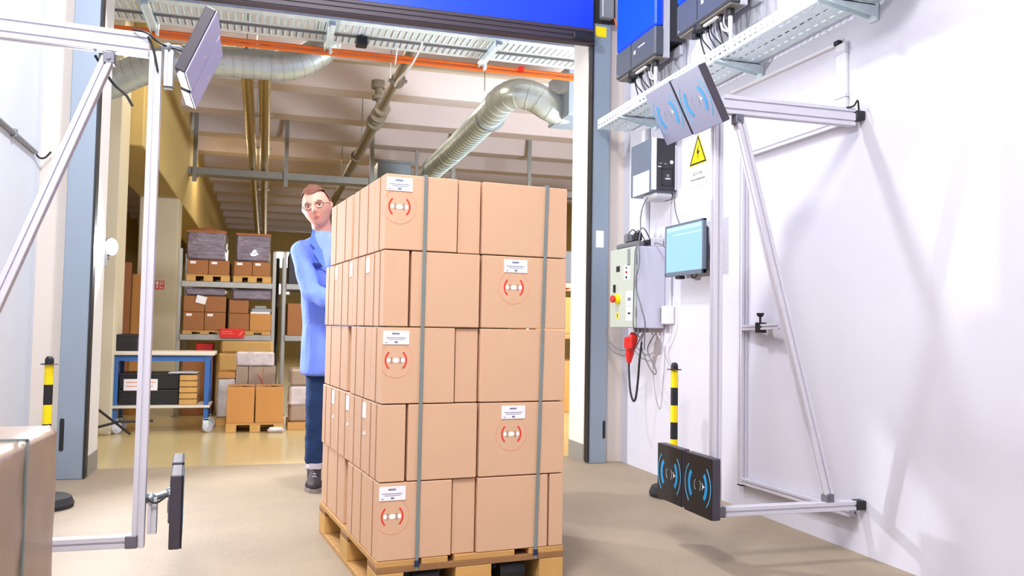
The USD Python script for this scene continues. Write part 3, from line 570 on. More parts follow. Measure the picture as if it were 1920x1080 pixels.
def shoe(a, toe, heel_up=0.0):
    a = np.array(a, float); d = np.array([toe[0], toe[1], 0.0]); d /= np.linalg.norm(d); x = np.array([-d[1], d[0], 0]); q = lambda f, s, z: np.array([a[0], a[1], 0])+d*f+x*s+np.array([0, 0, z+heel_up*max(0, (0.08-f)/0.16)])
    up_ = fuse([hull((q(-0.045, 0, 0.055), 0.036), (q(-0.01, 0, 0.09), 0.042), (q(0.07, 0, 0.058), 0.04)), hull((q(0.07, 0, 0.05), 0.04), (q(0.13, 0.022, 0.038), 0.03), (q(0.13, -0.022, 0.038), 0.03), (q(0.185, 0, 0.034), 0.026)), chain((q(-0.02, 0, 0.1), 0.044), (q(-0.015, 0, 0.125), 0.044))], 0.01, 6)
    so = m3.Manifold.batch_hull([m3.Manifold.cylinder(0.024, r, r, 24).translate([*(q(f, s, 0)[:2]), float(q(f, s, 0)[2])]) for f, s, r in ((-0.05, 0, 0.036), (0.12, 0.01, 0.046), (0.12, -0.01, 0.046), (0.18, 0, 0.034))])
    p = man.part('shoe', up_, 'shoe', smooth=True); man.part('sole', trimesh.Trimesh(so.to_mesh().vert_properties[:, :3], so.to_mesh().tri_verts), 'sole', under=p, smooth=40)
    la = [tube([q(f-0.012, -0.03, z), q(f, 0, z+0.022), q(f-0.012+0.01, 0.03, z)], 0.004, 6) for f, z in ((0.045, 0.083), (0.066, 0.077), (0.087, 0.07), (0.108, 0.06))]
    la.append(tube([q(0.03, 0, 0.12), q(0.035, -0.045, 0.12), q(0.03, -0.075, 0.108)], 0.004, 6)); man.part('laces', cat(la), 'sock', under=p)
    man.part('sock', lathe([(0, -0.035), (0.046, -0.035), (0.048, 0.0), (0.045, 0.015), (0, 0.015)], 20, q(-0.003, 0, 0.145)), 'sock')
shoe(P_['footR'], (-0.05, -1)); shoe(P_['footL'], (0.06, -1), 0.05)
# ------------------------------------------------------------------ electrical units on the right wall
XW = 2.58
wf = lambda Y, z, x=XW: (x, Y, z)
def face(P, h, X, Y, z): return on(extr(P, h), (X, Y, z), -Y_, Z_)       # flat piece on a plane facing -X
def inverter(M, label):
    v = Thing('inverter', label, 'inverter', M=M, world=False, group='blue solar inverters high on the right wall')
    w = 0.309
    v.part('blue_cover', B(-0.25, -0.19, -w, w, 0.19, 0.82, 0.012), 'inv_blue')
    lo = v.part('lower_housing', B(-0.252, -0.188, -w, w, 0.0, 0.188, 0.01), 'inv_grey', label='dark grey lower housing')
    v.part('seam', B(-0.2535, -0.2515, 0.05, 0.058, 0.02, 0.178), 'inv_dark', under=lo)
    v.part('maker_mark', cat(B(-0.2532, -0.2515, -0.16, -0.06, 0.115, 0.125), B(-0.2532, -0.2515, -0.02, 0.01, 0.09, 0.115), B(-0.2532, -0.2515, 0.27, 0.285, 0.02, 0.026)), 'light_grey', under=lo)
    v.part('back_frame', cat(B(-0.186, -0.14, -w+0.01, w-0.01, -0.01, 0.8, 0.004)), 'light_grey')
    hs = [B(-0.14, -0.03, y, y+0.008, 0.1, 0.8) for y in np.linspace(-w+0.012, w-0.03, 16)]
    v.part('heat_sink', cat(B(-0.14, -0.035, -w+0.03, w-0.03, 0.12, 0.79), *hs), 'inv_dark'); v.part('wall_plate', cat(B(-0.035, -0.001, -w+0.05, w-0.05, -0.06, 0.75, 0.002), B(-0.06, -0.035, -w+0.03, -w+0.12, 0.03, 0.09, 0.002)), 'light_grey')
    v.part('base_tray', B(-0.24, -0.15, -w+0.02, w-0.02, -0.012, 0.0, 0.002), 'wood_dark' if False else 'pipe_grey')
    for y in (-0.22, -0.12, 0.16): v.part('gland', rod((-0.2, y, 0.0), (-0.2, y, -0.05), 0.022, 14), 'black')
    v.part('switch_lever', B(-0.235, -0.215, -0.13, 0.02, -0.035, -0.02, 0.003), 'cable_white')
    v.part('round_connector', rod((-0.21, 0.08, -0.002), (-0.21, 0.08, -0.035), 0.045, 20), 'black')
    v.part('supply_cable', tube([(-0.2, -0.22, -0.04), (-0.2, -0.22, -0.12), (-0.195, -0.22, -0.24)], [0.013, 0.012, 0.009], 10), 'cable_white')
    v.part('supply_cable', tube([(-0.2, -0.12, -0.05), (-0.205, -0.15, -0.1), (-0.2, -0.205, -0.13)], 0.007), 'cable_white')
    r = np.random.default_rng(3)
    for k in range(9):
        y = -0.14+0.035*k; b = r.uniform(-0.025, 0.025)
        v.part('string_cable', tube([(-0.19, y, -0.002), (-0.18+b, y+b, -0.08), (-0.15, y-0.02+b*1.5, -0.16), (-0.15+b, y-0.03, -0.23)], 0.0042, 6), 'black' if k % 3 else 'cable_white')
    return v
iv = inverter(T(XW, 5.132, 2.73), 'blue and grey inverter on the right wall, next to the door guide')
iv.copy(T(XW, 4.222, 2.74), 'blue and grey inverter on the right wall, farther from the door and cut off above')
# perforated cable tray under the inverters
tr = Thing('cable_tray', 'galvanised perforated cable tray on brackets along the right wall', 'cable tray', (2.44, 4.3, 2.44))
Y0, Y1 = 2.75, 5.72; n = int((Y1-Y0)/0.06)
slots = [(0.015+k*0.06, 0.02+r*0.075, 0.05+k*0.06, 0.032+r*0.075) for k in range(n) for r in range(3)]
tr.part('tray_base', on(plate_holes(Y1-Y0, 0.24, slots, 0.002), (2.31, Y1, 2.445), -Y_, X_), 'zinc')
ss = [(0.015+k*0.05, 0.02, 0.045+k*0.05, 0.03) for k in range(int((Y1-Y0)/0.05))]+[(0.02+k*0.05, 0.045, 0.034+k*0.05, 0.052) for k in range(int((Y1-Y0)/0.05))]
for x in (2.31, 2.548): tr.part('side_rail', cat(on(plate_holes(Y1-Y0, 0.07, ss, 0.002), (x, Y1, 2.445), -Y_, Z_), B(x-0.001, x+0.009, Y0, Y1, 2.513, 2.516)), 'zinc')
for y in (3.11, 4.01, 5.3):
    P = Polygon([(0, 0), (0.27, 0.045), (0.27, 0.052), (0, 0.058)])
    tr.part('bracket', cat(*[on(extr(P, 0.003), (2.562, y+dy, 2.387), -X_, Z_) for dy in (-0.02, 0.02)], B(2.29, 2.562, y-0.02, y+0.02, 2.438, 2.442), B(2.562, 2.579, y-0.025, y+0.025, 2.37, 2.45, 0.002)), 'zinc')
for k, (x, z) in enumerate(((2.36, 2.456), (2.385, 2.456), (2.41, 2.458), (2.44, 2.456), (2.47, 2.457))):
    tr.part('tray_cable', tube([(x, Y0+0.05, z), (x+0.01, 3.6, z), (x-0.008, 4.5, z), (x, Y1-0.05, z)], 0.008, 6), 'cable_grey' if k % 2 else 'black')
# battery charger with dark side panel
ch = Thing('charger_unit', 'grey wall unit with dark control panel between cable tray and monitor', 'control unit', (2.5, 5.15, 1.9))
ch.part('housing', B(2.40, 2.578, 5.0, 5.33, 1.885, 2.24, 0.006), 'charger_grey')
ch.part('light_panel', B(2.3975, 2.401, 5.035, 5.285, 1.885, 2.03, 0.001), 'panel_light'); ch.part('edge_strip', B(2.3975, 2.432, 4.992, 5.001, 1.895, 2.238, 0.002), 'white'); ch.part('edge_strip', B(2.564, 2.579, 4.99, 5.001, 1.9, 2.2, 0.002), 'light_grey')
ds = ch.part('control_panel', B(2.432, 2.564, 4.991, 5.0, 1.893, 2.235, 0.002), 'inv_dark', label='dark control panel on the side')
ch.part('panel_square', cat(B(2.468, 2.55, 4.988, 4.992, 1.925, 1.93), B(2.468, 2.55, 4.988, 4.992, 2.035, 2.04), B(2.468, 2.473, 4.988, 4.992, 1.925, 2.04), B(2.545, 2.55, 4.988, 4.992, 1.925, 2.04)), 'black', under=ds)
ch.part('panel_print', cat(B(2.494, 2.53, 4.9885, 4.9915, 1.967, 1.977), B(2.505, 2.52, 4.9885, 4.9915, 1.985, 1.988), B(2.505, 2.508, 4.9885, 4.9915, 1.985, 2.0), B(2.514, 2.52, 4.9885, 4.9915, 1.993, 2.0), B(2.44, 2.462, 4.9885, 4.9915, 2.045, 2.053), B(2.45, 2.47, 4.9885, 4.9915, 2.07, 2.073), B(2.485, 2.505, 4.9885, 4.9915, 2.068, 2.071)), 'light_grey', under=ds)
ch.part('indicator', on(lathe([(0, 0), (0.011, 0), (0.011, 0.003), (0, 0.003)], 16), (2.538, 4.991, 2.083), X_, Z_), 'led', under=ds)
ch.part('gland_box', cat(B(2.43, 2.56, 5.01, 5.2, 1.845, 1.886, 0.012)), 'light_grey')
# monitor
mo = Thing('monitor', 'flat grey-framed monitor with a pale blue screen on the right wall', 'monitor', (2.46, 4.66, 1.3))
mo.part('bezel', cat(B(2.45, 2.474, 4.41, 4.9, 1.318, 1.345, 0.003), B(2.45, 2.474, 4.41, 4.9, 1.628, 1.642, 0.003), B(2.45, 2.474, 4.41, 4.426, 1.318, 1.642, 0.003), B(2.45, 2.474, 4.884, 4.9, 1.318, 1.642, 0.003)), 'charger_grey')
scn = mo.part('screen', B(2.453, 2.47, 4.42, 4.89, 1.34, 1.632), 'screen', label='lit pale blue screen')
mo.part('screen_window', cat(B(2.4522, 2.4535, 4.44, 4.875, 1.6, 1.622), B(2.4522, 2.4535, 4.44, 4.8, 1.57, 1.578)), 'screen_bar', under=scn)
mo.part('rear_cover', B(2.471, 2.5, 4.418, 4.86, 1.33, 1.6, 0.012), 'inv_dark'); mo.part('wall_mount', cat(B(2.5, 2.579, 4.62, 4.70, 1.44, 1.52, 0.004), B(2.565, 2.579, 4.58, 4.74, 1.4, 1.56, 0.002)), 'black')
mo.part('cable_clip', cat(B(2.46, 2.5, 4.72, 4.78, 1.3, 1.32, 0.003), tube([(2.48, 4.6, 1.322), (2.475, 4.58, 1.298), (2.475, 4.55, 1.3), (2.48, 4.53, 1.32)], 0.004)), 'black')
# switch cabinet
cb = Thing('switch_cabinet', 'pale grey switch cabinet with red and yellow emergency stop by the door guide', 'cabinet', (2.47, 5.36, 0.99))
cb.part('body', B(2.375, 2.578, 5.148, 5.57, 0.992, 1.54, 0.004), 'cab_side')
dr = cb.part('door', B(2.358, 2.374, 5.15, 5.568, 0.994, 1.538, 0.004), 'cab_front')
def cf(n, Y, z, w, h, look, X=2.358, d=0.002, lab=None): return cb.part(n, B(X-d, X+0.001, Y-w/2, Y+w/2, z-h/2, z+h/2), look, under=dr, label=lab)
cf('display', 5.43, 1.40, 0.06, 0.04, 'black'); cf('door_label', 5.235, 1.14, 0.11, 0.2, 'paper'); cf('label_print', 5.235, 1.185, 0.055, 0.022, 'ink', d=0.003); cf('label_print', 5.235, 1.09, 0.04, 0.014, 'ink_dark', d=0.003); cf('label_print', 5.235, 1.14, 0.09, 0.003, 'ink', d=0.003)
cf('yellow_tag', 5.43, 1.075, 0.035, 0.045, 'yellow'); cf('tag_mark', 5.43, 1.075, 0.012, 0.028, 'ink_dark', d=0.003); cf('type_plate', 5.25, 1.47, 0.045, 0.11, 'strut'); cf('symbol_sheet', 5.28, 1.37, 0.09, 0.1, 'paper')
for i, (z, c) in enumerate(((1.4, 'ink'), (1.37, 'red'), (1.335, 'ink_dark'))): cb.part('signal_button', on(lathe([(0, 0), (0.009, 0), (0.009, 0.006), (0, 0.006)], 14), (2.355, 5.28, z), -Y_, Z_), c, under=dr)
es = cb.part('emergency_stop', on(lathe([(0, 0), (0.036, 0), (0.036, 0.014), (0.024, 0.02), (0.024, 0.028), (0, 0.028)], 28), (2.358, 5.42, 1.19), -Y_, Z_), 'yellow', label='round yellow emergency stop base')
cb.part('red_knob', on(lathe([(0, 0.028), (0.014, 0.028), (0.016, 0.036), (0.026, 0.04), (0.026, 0.05), (0.015, 0.056), (0, 0.056)], 28), (2.358, 5.42, 1.19), -Y_, Z_), 'red', under=dr, label='red mushroom knob')
cb.part('key_switch', on(rrect(0.018, 0.05, 0.006) and extr(rrect(0.02, 0.055, 0.006), 0.012), (2.358, 5.48, 1.265), -Y_, Z_), 'black', under=dr)
for z in (1.1, 1.45): cb.part('hinge', rod((2.364, 5.148, z-0.03), (2.364, 5.148, z+0.03), 0.006), 'strut')
for y in (5.2, 5.25, 5.31, 5.37): cb.part('gland', rod((2.47, y, 0.995), (2.47, y, 0.962), 0.012, 12), 'cable_grey')
# devices lying on the cabinet
def small(name, m, look, label, c): return single(name, m, look, label, c)
ps = Thing('power_strip', 'dark power strip lying on top of the switch cabinet', 'power strip', (2.4, 5.35, 1.54))
ps.part('strip_body', B(2.37, 2.43, 5.16, 5.5, 1.541, 1.575, 0.008), 'cable_grey')
for k in range(4): ps.part('socket', on(lathe([(0, 0), (0.02, 0), (0.02, 0.004), (0.016, 0.004), (0.016, 0.001), (0, 0.001)], 18), (2.4, 5.2+0.08*k, 1.574), X_, Y_), 'black')
for i, (x, y, z, w, h, lk, lb) in enumerate(((2.40, 5.2, 1.579, 0.045, 0.055, 'black', 'black plug adapter on the power strip, nearest the monitor'), (2.40, 5.28, 1.579, 0.05, 0.045, 'inv_grey', 'grey plug adapter in the middle of the power strip'), (2.40, 5.36, 1.579, 0.045, 0.06, 'cable_grey', 'pale grey plug adapter on the power strip toward the door'))):
    a = Thing('plug_adapter', lb, 'adapter', (x, y, z)); a.part('adapter_body', B(x-w/2, x+w/2, y-0.025, y+0.025, z, z+h, 0.006), lk); a.part('adapter_cable', tube([(x, y, z+h), (x+0.03, y-0.02, z+h+0.03), (x+0.08, y-0.01, z+0.02), (x+0.1, y, z-0.03)], 0.0035, 6), 'black')
a = Thing('network_box', 'small pale device on top of the cabinet, against the wall', 'network device', (2.52, 5.24, 1.541)); a.part('device_body', B(2.48, 2.57, 5.16, 5.3, 1.541, 1.6, 0.006), 'light_grey'); a.part('device_front', B(2.476, 2.481, 5.17, 5.29, 1.55, 1.59), 'inv_dark')
def cable(pts, r, look, label, nm='cable'): return single(nm, tube(pts, r, 8), look, label, 'cable', smooth=True)
cable([(2.42, 5.1, 1.86), (2.40, 5.13, 1.80), (2.39, 5.14, 1.72), (2.385, 5.13, 1.64), (2.365, 5.11, 1.55), (2.36, 5.09, 1.42), (2.35, 5.12, 1.28), (2.36, 5.06, 1.14), (2.38, 5.04, 1.04), (2.4, 5.08, 0.95), (2.43, 5.15, 0.85)], 0.0042, 'cable_grey', 'long thin grey cable from the wall unit down past the cabinet')
cable([(2.38, 5.14, 1.56), (2.345, 5.12, 1.5), (2.335, 5.11, 1.35), (2.34, 5.13, 1.15), (2.345, 5.135, 0.99), (2.4, 5.16, 0.93)], 0.0042, 'cable_grey', 'thin grey cable hanging before the edge of the cabinet')
cable([(2.55, 4.98, 1.88), (2.555, 4.96, 1.75), (2.54, 4.85, 1.62), (2.52, 4.8, 1.55)], 0.004, 'cable_grey', 'straight thin cable running down to the monitor')
cable([(2.5, 5.15, 1.56), (2.48, 5.08, 1.555), (2.49, 5.0, 1.53), (2.5, 4.93, 1.47), (2.505, 4.87, 1.4)], 0.0045, 'cable_grey', 'short curved cable from the adapters to the monitor')
cable([(2.45, 5.2, 0.965), (2.44, 5.22, 0.88), (2.43, 5.12, 0.78), (2.43, 5.03, 0.71), (2.44, 5.0, 0.695), (2.45, 5.02, 0.73), (2.45, 5.14, 0.84), (2.45, 5.08, 0.92), (2.46, 5.04, 0.96)], 0.0045, 'cable_grey', 'thin grey cable loop hanging below the cabinet')
cable([(2.46, 5.3, 0.965), (2.43, 5.35, 0.86), (2.4, 5.5, 0.84), (2.38, 5.66, 0.91), (2.4, 5.73, 0.99)], 0.005, 'cable_grey', 'upper grey cable arching from the door guide to the cabinet')
cable([(2.46, 5.23, 0.965), (2.42, 5.3, 0.84), (2.40, 5.45, 0.80), (2.38, 5.65, 0.86), (2.4, 5.73, 0.96)], 0.005, 'cable_grey', 'lower grey cable arching from the door guide to the cabinet')
cp_ = Thing('red_plug', 'red industrial plug and socket hanging below the switch cabinet', 'plug', (2.42, 5.28, 0.9))
cp_.part('socket_housing', on(lathe([(0, 0), (0.03, 0), (0.034, 0.03), (0.034, 0.1), (0.03, 0.11), (0.026, 0.13), (0, 0.13)], 22), (2.415, 5.34, 0.835), [1, 0, 0], np.cross([0, -0.45, 0.9], [1, 0, 0])), 'red')
cp_.part('lid', B(2.375, 2.40, 5.25, 5.36, 0.85, 0.93, 0.008), 'red'); cp_.part('plug_body', on(lathe([(0, 0), (0.016, 0), (0.022, 0.03), (0.03, 0.06), (0.03, 0.075), (0, 0.075)], 20), (2.415, 5.36, 0.755), [1, 0, 0], np.cross([0, -0.2, 1.0], [1, 0, 0])), 'red_print')
cable([(2.415, 5.36, 0.76), (2.415, 5.355, 0.68), (2.41, 5.32, 0.56), (2.41, 5.27, 0.5), (2.415, 5.24, 0.53), (2.42, 5.22, 0.65), (2.42, 5.2, 0.78), (2.43, 5.19, 0.9)], 0.0075, 'black', 'thick black cable looping down from the red plug')
jb = Thing('junction_box', 'small white junction box with a thin conduit right of the cabinet', 'junction box', (2.56, 5.07, 1.02)); jb.part('box', B(2.535, 2.579, 5.01, 5.12, 1.02, 1.14, 0.006), 'white'); jb.part('conduit', rod((2.568, 5.05, 1.14), (2.568, 5.05, 1.45), 0.008, 10), 'cable_white'); jb.part('clamp', B(2.54, 2.579, 5.125, 5.146, 1.04, 1.13, .003), 'strut')
cd = Thing('cable_duct', 'white vertical cable duct from the tray down to the cabinet', 'cable duct', (2.56, 5.42, 1.55)); cd.part('duct_body', B(2.545, 2.579, 5.4, 5.46, 1.56, 2.4, 0.004), 'cable_white'); cd.part('duct_cover', B(2.54, 2.546, 5.405, 5.455, 1.57, 2.39), 'white')
# warning sign
ws = Thing('warning_sign', 'yellow high-voltage warning triangle above a white text plate', 'warning sign', (2.578, 4.72, 2.03))
tri = Polygon([(-0.105, -0.09), (0.105, -0.09), (0, 0.092)]); ws.part('triangle', face(tri.buffer(0.004), 0.002, 2.579, 4.71, 2.115), 'yellow')
ws.part('border', face(tri.difference(tri.buffer(-0.010)), 0.003, 2.579, 4.71, 2.115), 'black')
ws.part('bolt', face(Polygon([(0.012, 0.045), (-0.018, -0.02), (0.0, -0.016), (-0.012, -0.065), (0.02, 0.0), (0.002, -0.004)]), 0.003, 2.579, 4.71, 2.11), 'black')
tp = ws.part('text_plate', face(rrect(0.22, 0.13, 0.004), 0.002, 2.579, 4.71, 1.945), 'paper')
ws.part('lettering', cat(text_on('ACHTUNG', 0.018, (2.577, 4.71, 1.965), -Y_, Z_, 0.001), text_on('Photovoltaikanlage', 0.015, (2.577, 4.71, 1.93), -Y_, Z_, 0.001)), 'ink_dark', under=tp)
# conduits and profile rails on the wall
wc = Thing('wall_conduit', 'thin white conduit rising along the upper right wall with a vertical end piece', 'conduit', (2.56, 3.7, 2.35))
wc.part('conduit', rod((2.567, 4.3, 2.366), (2.567, 3.37, 2.35), 0.011, 12), 'cable_white'); wc.part('end_cap', cat(B(2.555, 2.579, 3.335, 3.37, 2.34, 2.362, 0.003)), 'black')
wc.part('vertical_duct', B(2.56, 2.579, 3.29, 3.36, 2.03, 2.34, 0.003), 'cable_white'); [wc.part('clip', B(2.557, 2.579, 3.285, 3.365, z, z+0.015), 'light_grey') for z in (2.08, 2.29)]
wr = Thing('wall_rail', 'aluminium profile rails on the right wall behind the frame, with a clamp bar', 'rail', (2.558, 3.8, 0.16))
wr.part('upright', beam((2.559, 4.155, 0.14), (2.559, 4.155, 1.985), 0.04), 'alu'); wr.part('lower_rail', beam((2.559, 4.134, 0.16), (2.559, 3.245, 0.175), 0.036, side=(0, 0, 1)), 'alu'); wr.part('upper_rail', beam((2.559, 4.134, 1.965), (2.559, 3.245, 1.962), 0.036, side=(0, 0, 1)), 'alu')
wr.part('clamp_bar', beam((2.55, 4.134, 1.0), (2.50, 3.72, 1.01), 0.03, side=(0, 0, 1)), 'alu'); wr.part('clamp_screw', cat(rod((2.525, 3.93, 1.01), (2.525, 3.93, 1.07), 0.006), on(lathe([(0, 0), (0.012, 0), (0.02, 0.012), (0.02, 0.02), (0, 0.02)], 16), (2.525, 3.93, 1.06), X_, Y_), B(2.505, 2.545, 3.9, 3.95, 0.975, 1.03, .003)), 'black')
wr.part('end_cap', B(2.54, 2.579, 4.135, 4.175, 0.132, 0.14), 'black')
lc = Thing('wall_conduit', 'grey cable conduit sloping along the far left wall', 'conduit', (-1.36, 5.3, 2.0)); lc.part('conduit', rod((-1.356, 4.4, 2.035), (-1.356, 5.68, 1.99), 0.014, 12), 'strut'); lc.part('clip', B(-1.37, -1.34, 5.2, 5.23, 1.985, 2.03, .002), 'strut'); lc.part('cable_end', tube([(-1.356, 5.66, 1.99), (-1.35, 5.74, 1.97), (-1.33, 5.79, 1.98), (-1.3, 5.8, 2.02)], 0.006), 'black')
# ------------------------------------------------------------------ hall: ducts, trays and pipes under the ceiling
ht = Thing('cable_tray', 'bright perforated cable tray with an orange line, running just behind the gate lintel', 'cable tray', (0.6, 6.5, 3.2))
XA, XB = -1.6, 2.85; n = int((XB-XA)/0.05)
sl = [(0.018+k*0.05, a, 0.028+k*0.05, b) for k in range(n) for a, b in ((0.08, 0.25), (0.33, 0.48))]
ht.part('tray_base', on(plate_holes(XB-XA, 0.535, sl, 0.002), (XA, 6.185, 3.2), X_, Y_), 'zinc')
for a, b in ((0.08, 0.25), (0.33, 0.48)):
    ht.part('slot_lips', cat([B(XA+0.0325+k*0.05, XA+0.037+k*0.05, 6.185+a, 6.185+b, 3.190, 3.2) for k in range(n)]), 'zinc', kind='stuff', label='row of small raised slot lips')
for y in (6.183, 6.718): ht.part('side_wall', cat(B(XA, XB, y, y+0.003, 3.2, 3.27), B(XA, XB, y-0.008, y+0.008, 3.268, 3.271)), 'zinc')
ht.part('centre_cable', rod((XA, 6.475, 3.187), (XB, 6.475, 3.187), 0.009, 8), 'cable_grey', label='dark cable along the middle of the tray')
for x in (-0.85, 0.42, 1.68): ht.part('cross_arm', cat(B(x-0.022, x+0.022, 6.19, 6.78, 3.155, 3.186, 0.003), B(x-0.03, x-0.022, 6.19, 6.78, 3.14, 3.19), B(x+0.01, x+0.03, 6.7, 6.78, 3.12, 3.3, .002)), 'zinc')
ht.part('hanger_rod', rod((-0.86, 6.5, 3.27), (-0.86, 6.5, 4.1), 0.008), 'zinc')
for z in (3.162, 3.128): ht.part('orange_pipe', rod((XA, 6.77, z), (XB, 6.77, z), 0.015, 10), 'orange', label='orange conduit along the tray edge')
ht.part('tray_box', B(0.615, 0.70, 6.43, 6.53, 3.12, 3.19, 0.006), 'black', label='small black box under the tray')
ht.part('red_clip', B(2.0, 2.05, 6.74, 6.8, 3.15, 3.19, 0.003), 'red')
ht.part('white_cable', tube([(1.12, 6.4, 3.19), (1.10, 6.5, 3.12), (1.06, 6.7, 3.05), (1.05, 7.2, 3.1), (1.1, 7.75, 3.2)], 0.008), 'cable_white', label='white cable hanging from the tray')
ht.part('white_cable', tube([(0.95, 6.6, 3.19), (0.955, 6.7, 3.12), (0.96, 6.78, 3.1)], 0.006), 'cable_white', label='white cable hanging from the tray')
def duct(t, name, pts, r, look, rings=0.09, per=8):
    m = tube(pts, r, 24, True, per); t.part(name, m, look, smooth=60)
    p = np.array(pts, float); q = np.vstack([2*p[0]-p[1], p, 2*p[-1]-p[-2]]); c = []
    for i in range(1, len(q)-2):
        for s in np.linspace(0, 1, 30, endpoint=False):
            a, b, cc, d = q[i-1:i+3]; c.append(0.5*((2*b)+(cc-a)*s+(2*a-5*b+4*cc-d)*s*s+(3*b-a-3*cc+d)*s**3))
    c = np.array(c); L = np.r_[0, np.cumsum(np.linalg.norm(np.diff(c, axis=0), axis=1))]; out = []
    for s in np.arange(rings/2, L[-1], rings):
        k = min(np.searchsorted(L, s), len(c)-2); k = max(k, 1); d = c[k+1]-c[k-1]; d /= np.linalg.norm(d); out.append(rod(c[k]-d*0.004, c[k]+d*0.004, r*1.025, 24))
    t.part('seam_rings', cat(out), look, smooth=40, kind='stuff', label='fine ring seams')
d1 = Thing('air_duct', 'shiny spiral air duct bending up behind the cable tray, upper left', 'air duct', (-0.4, 7.2, 3.0))
duct(d1, 'duct_body', [(-1.6, 7.45, 2.80), (-1.3, 7.36, 2.86), (-1.05, 7.26, 2.97), (-0.8, 7.2, 3.06), (-0.45, 7.19, 3.10), (-0.1, 7.19, 3.115), (0.1, 7.2, 3.125), (0.3, 7.22, 3.22), (0.45, 7.24, 3.42), (0.5, 7.25, 4.0)], 0.125, 'duct', 0.075)
d1.part('hanger_strap', B(-0.215, -0.19, 7.05, 7.33, 3.235, 3.25), 'zinc_dark'); d1.part('hanger_rod', rod((-0.2, 7.19, 3.24), (-0.2, 7.19, 4.1), 0.006), 'zinc_dark')
tw = Thing('foil_pipes', 'pair of golden foil-wrapped pipes running down the hall under the ceiling', 'pipes', (-0.15, 14, 3.3))
for x in (-0.225, -0.06):
    tw.part('foil_pipe', rod((x, 7.45, 3.32), (x, 22.5, 3.3), 0.058, 18), 'foil')
for y in np.arange(8.2, 22, 1.9): tw.part('pipe_hanger', cat(B(-0.31, 0.03, y-0.015, y+0.015, 3.376, 3.39), rod((-0.14, y, 3.38), (-0.14, y, 4.1), 0.006)), 'zinc_dark')
gp = Thing('grey_pipe', 'grey pipe with flanged couplings and a branch running down the hall', 'pipe', (1.16, 11, 3.3))
gp.part('pipe', rod((1.13, 6.9, 3.32), (1.155, 9.5, 3.3), 0.042, 16), 'pipe_grey'); gp.part('pipe', rod((1.155, 9.5, 3.3), (1.2, 17.5, 3.3), 0.062, 16), 'pipe_grey')
for y, r in ((7.9, 0.07), (9.0, 0.085), (9.3, 0.09), (9.62, 0.095), (11.7, 0.075)): gp.part('coupling', rod((1.15, y-0.04, 3.3), (1.15, y+0.04, 3.3), r, 18), 'pipe_grey')
for y in (7.9, 9.0, 9.62): gp.part('coupling_bolt', B(1.06, 1.24, y-0.02, y+0.02, 3.285, 3.315, .003), 'zinc_dark')
gp.part('branch', cat(rod((1.15, 9.15, 3.34), (1.12, 9.15, 3.62), 0.045, 16), rod((1.13, 9.15, 3.44), (1.125, 9.15, 3.48), 0.075, 16), rod((1.12, 9.15, 3.56), (1.12, 9.15, 3.64), 0.075, 16)), 'pipe_grey')
for y in (8.4, 11.0, 14.0): gp.part('pipe_hanger', rod((1.15, y, 3.3), (1.15, y, 4.1), 0.006, 6), 'zinc_dark')
d2 = Thing('air_duct', 'large grey air duct with an elbow, right of the pipes above the carton stack', 'air duct', (2.3, 9, 3.2))
duct(d2, 'duct_body', [(2.25, 12.3, 2.95), (2.24, 12.15, 3.12), (2.24, 11.8, 3.2), (2.23, 10, 3.2), (2.22, 8.5, 3.22), (2.23, 8.1, 3.26), (2.32, 7.88, 3.28), (2.48, 7.8, 3.24), (2.62, 7.78, 3.16), (2.75, 7.8, 3.14), (2.9, 7.8, 3.2)], 0.145, 'duct', 0.11)
d2.part('plenum_box', B(2.72, 3.5, 7.5, 8.1, 3.02, 3.5, 0.01), 'guide_steel', label='grey-blue rectangular duct box')
for y in (8.55, 11.7): d2.part('collar', rod((2.23, y-0.02, 3.205), (2.23, y+0.02, 3.205), 0.158, 24), 'zinc_dark')
d2.part('hanger_rod', rod((2.1, 8.3, 3.4), (2.1, 8.3, 4.1), 0.005, 6), 'zinc_dark')
st = Thing('hall_cable_channel', 'long grey cable channel hung across the hall from slotted straps', 'cable channel', (1.5, 13, 3.18))
st.part('channel', cat(B(-4.0, 5.5, 13.0, 13.25, 3.135, 3.15), B(-4.0, 5.5, 12.995, 13.005, 3.135, 3.235), B(-4.0, 5.5, 13.245, 13.255, 3.135, 3.235)), 'strut')
for x in (-2.3, -1.03, 0.25, 1.52, 2.8, 4.06): st.part('hanger_strap', cat(B(x-0.03, x+0.03, 12.97, 12.995, 3.02, 4.1), B(x-0.03, x+0.03, 12.98, 13.3, 3.12, 3.135)), 'strut')
wb = Thing('wall_unit_box', 'grey-blue box hung below the ceiling, just above the carton stack', 'ventilation box', (1.92, 13.1, 3.1)); wb.part('box', B(1.66, 2.2, 13.4, 13.8, 2.9, 3.58, 0.01), 'guide_steel'); wb.part('box_frame', cat(B(1.55, 1.6, 13.38, 13.42, 2.9, 3.8), B(2.26, 2.31, 13.38, 13.42, 2.9, 3.8), B(1.55, 2.31, 13.37, 13.40, 3.58, 3.62)), 'strut')
sgn = Thing('fire_sign', 'small red fire-hose sign on the square column', 'sign', (-1.31, 11.79, 1.4)); sgn.part('panel', B(-1.368, -1.258, 11.788, 11.8, 1.402, 1.51, 0.001), 'red')
sgn.part('symbol', cat(B(-1.358, -1.325, 11.785, 11.789, 1.46, 1.498), B(-1.35, -1.333, 11.785, 11.789, 1.415, 1.45), on(extr(arc(0.013, 0.02, 0, 350), 0.003), (-1.287, 11.788, 1.478), X_, Z_), B(-1.31, -1.305, 11.785, 11.789, 1.41, 1.5), B(-1.3, -1.27, 11.785, 11.789, 1.415, 1.425)), 'paper', label='white pictogram', smooth=False)
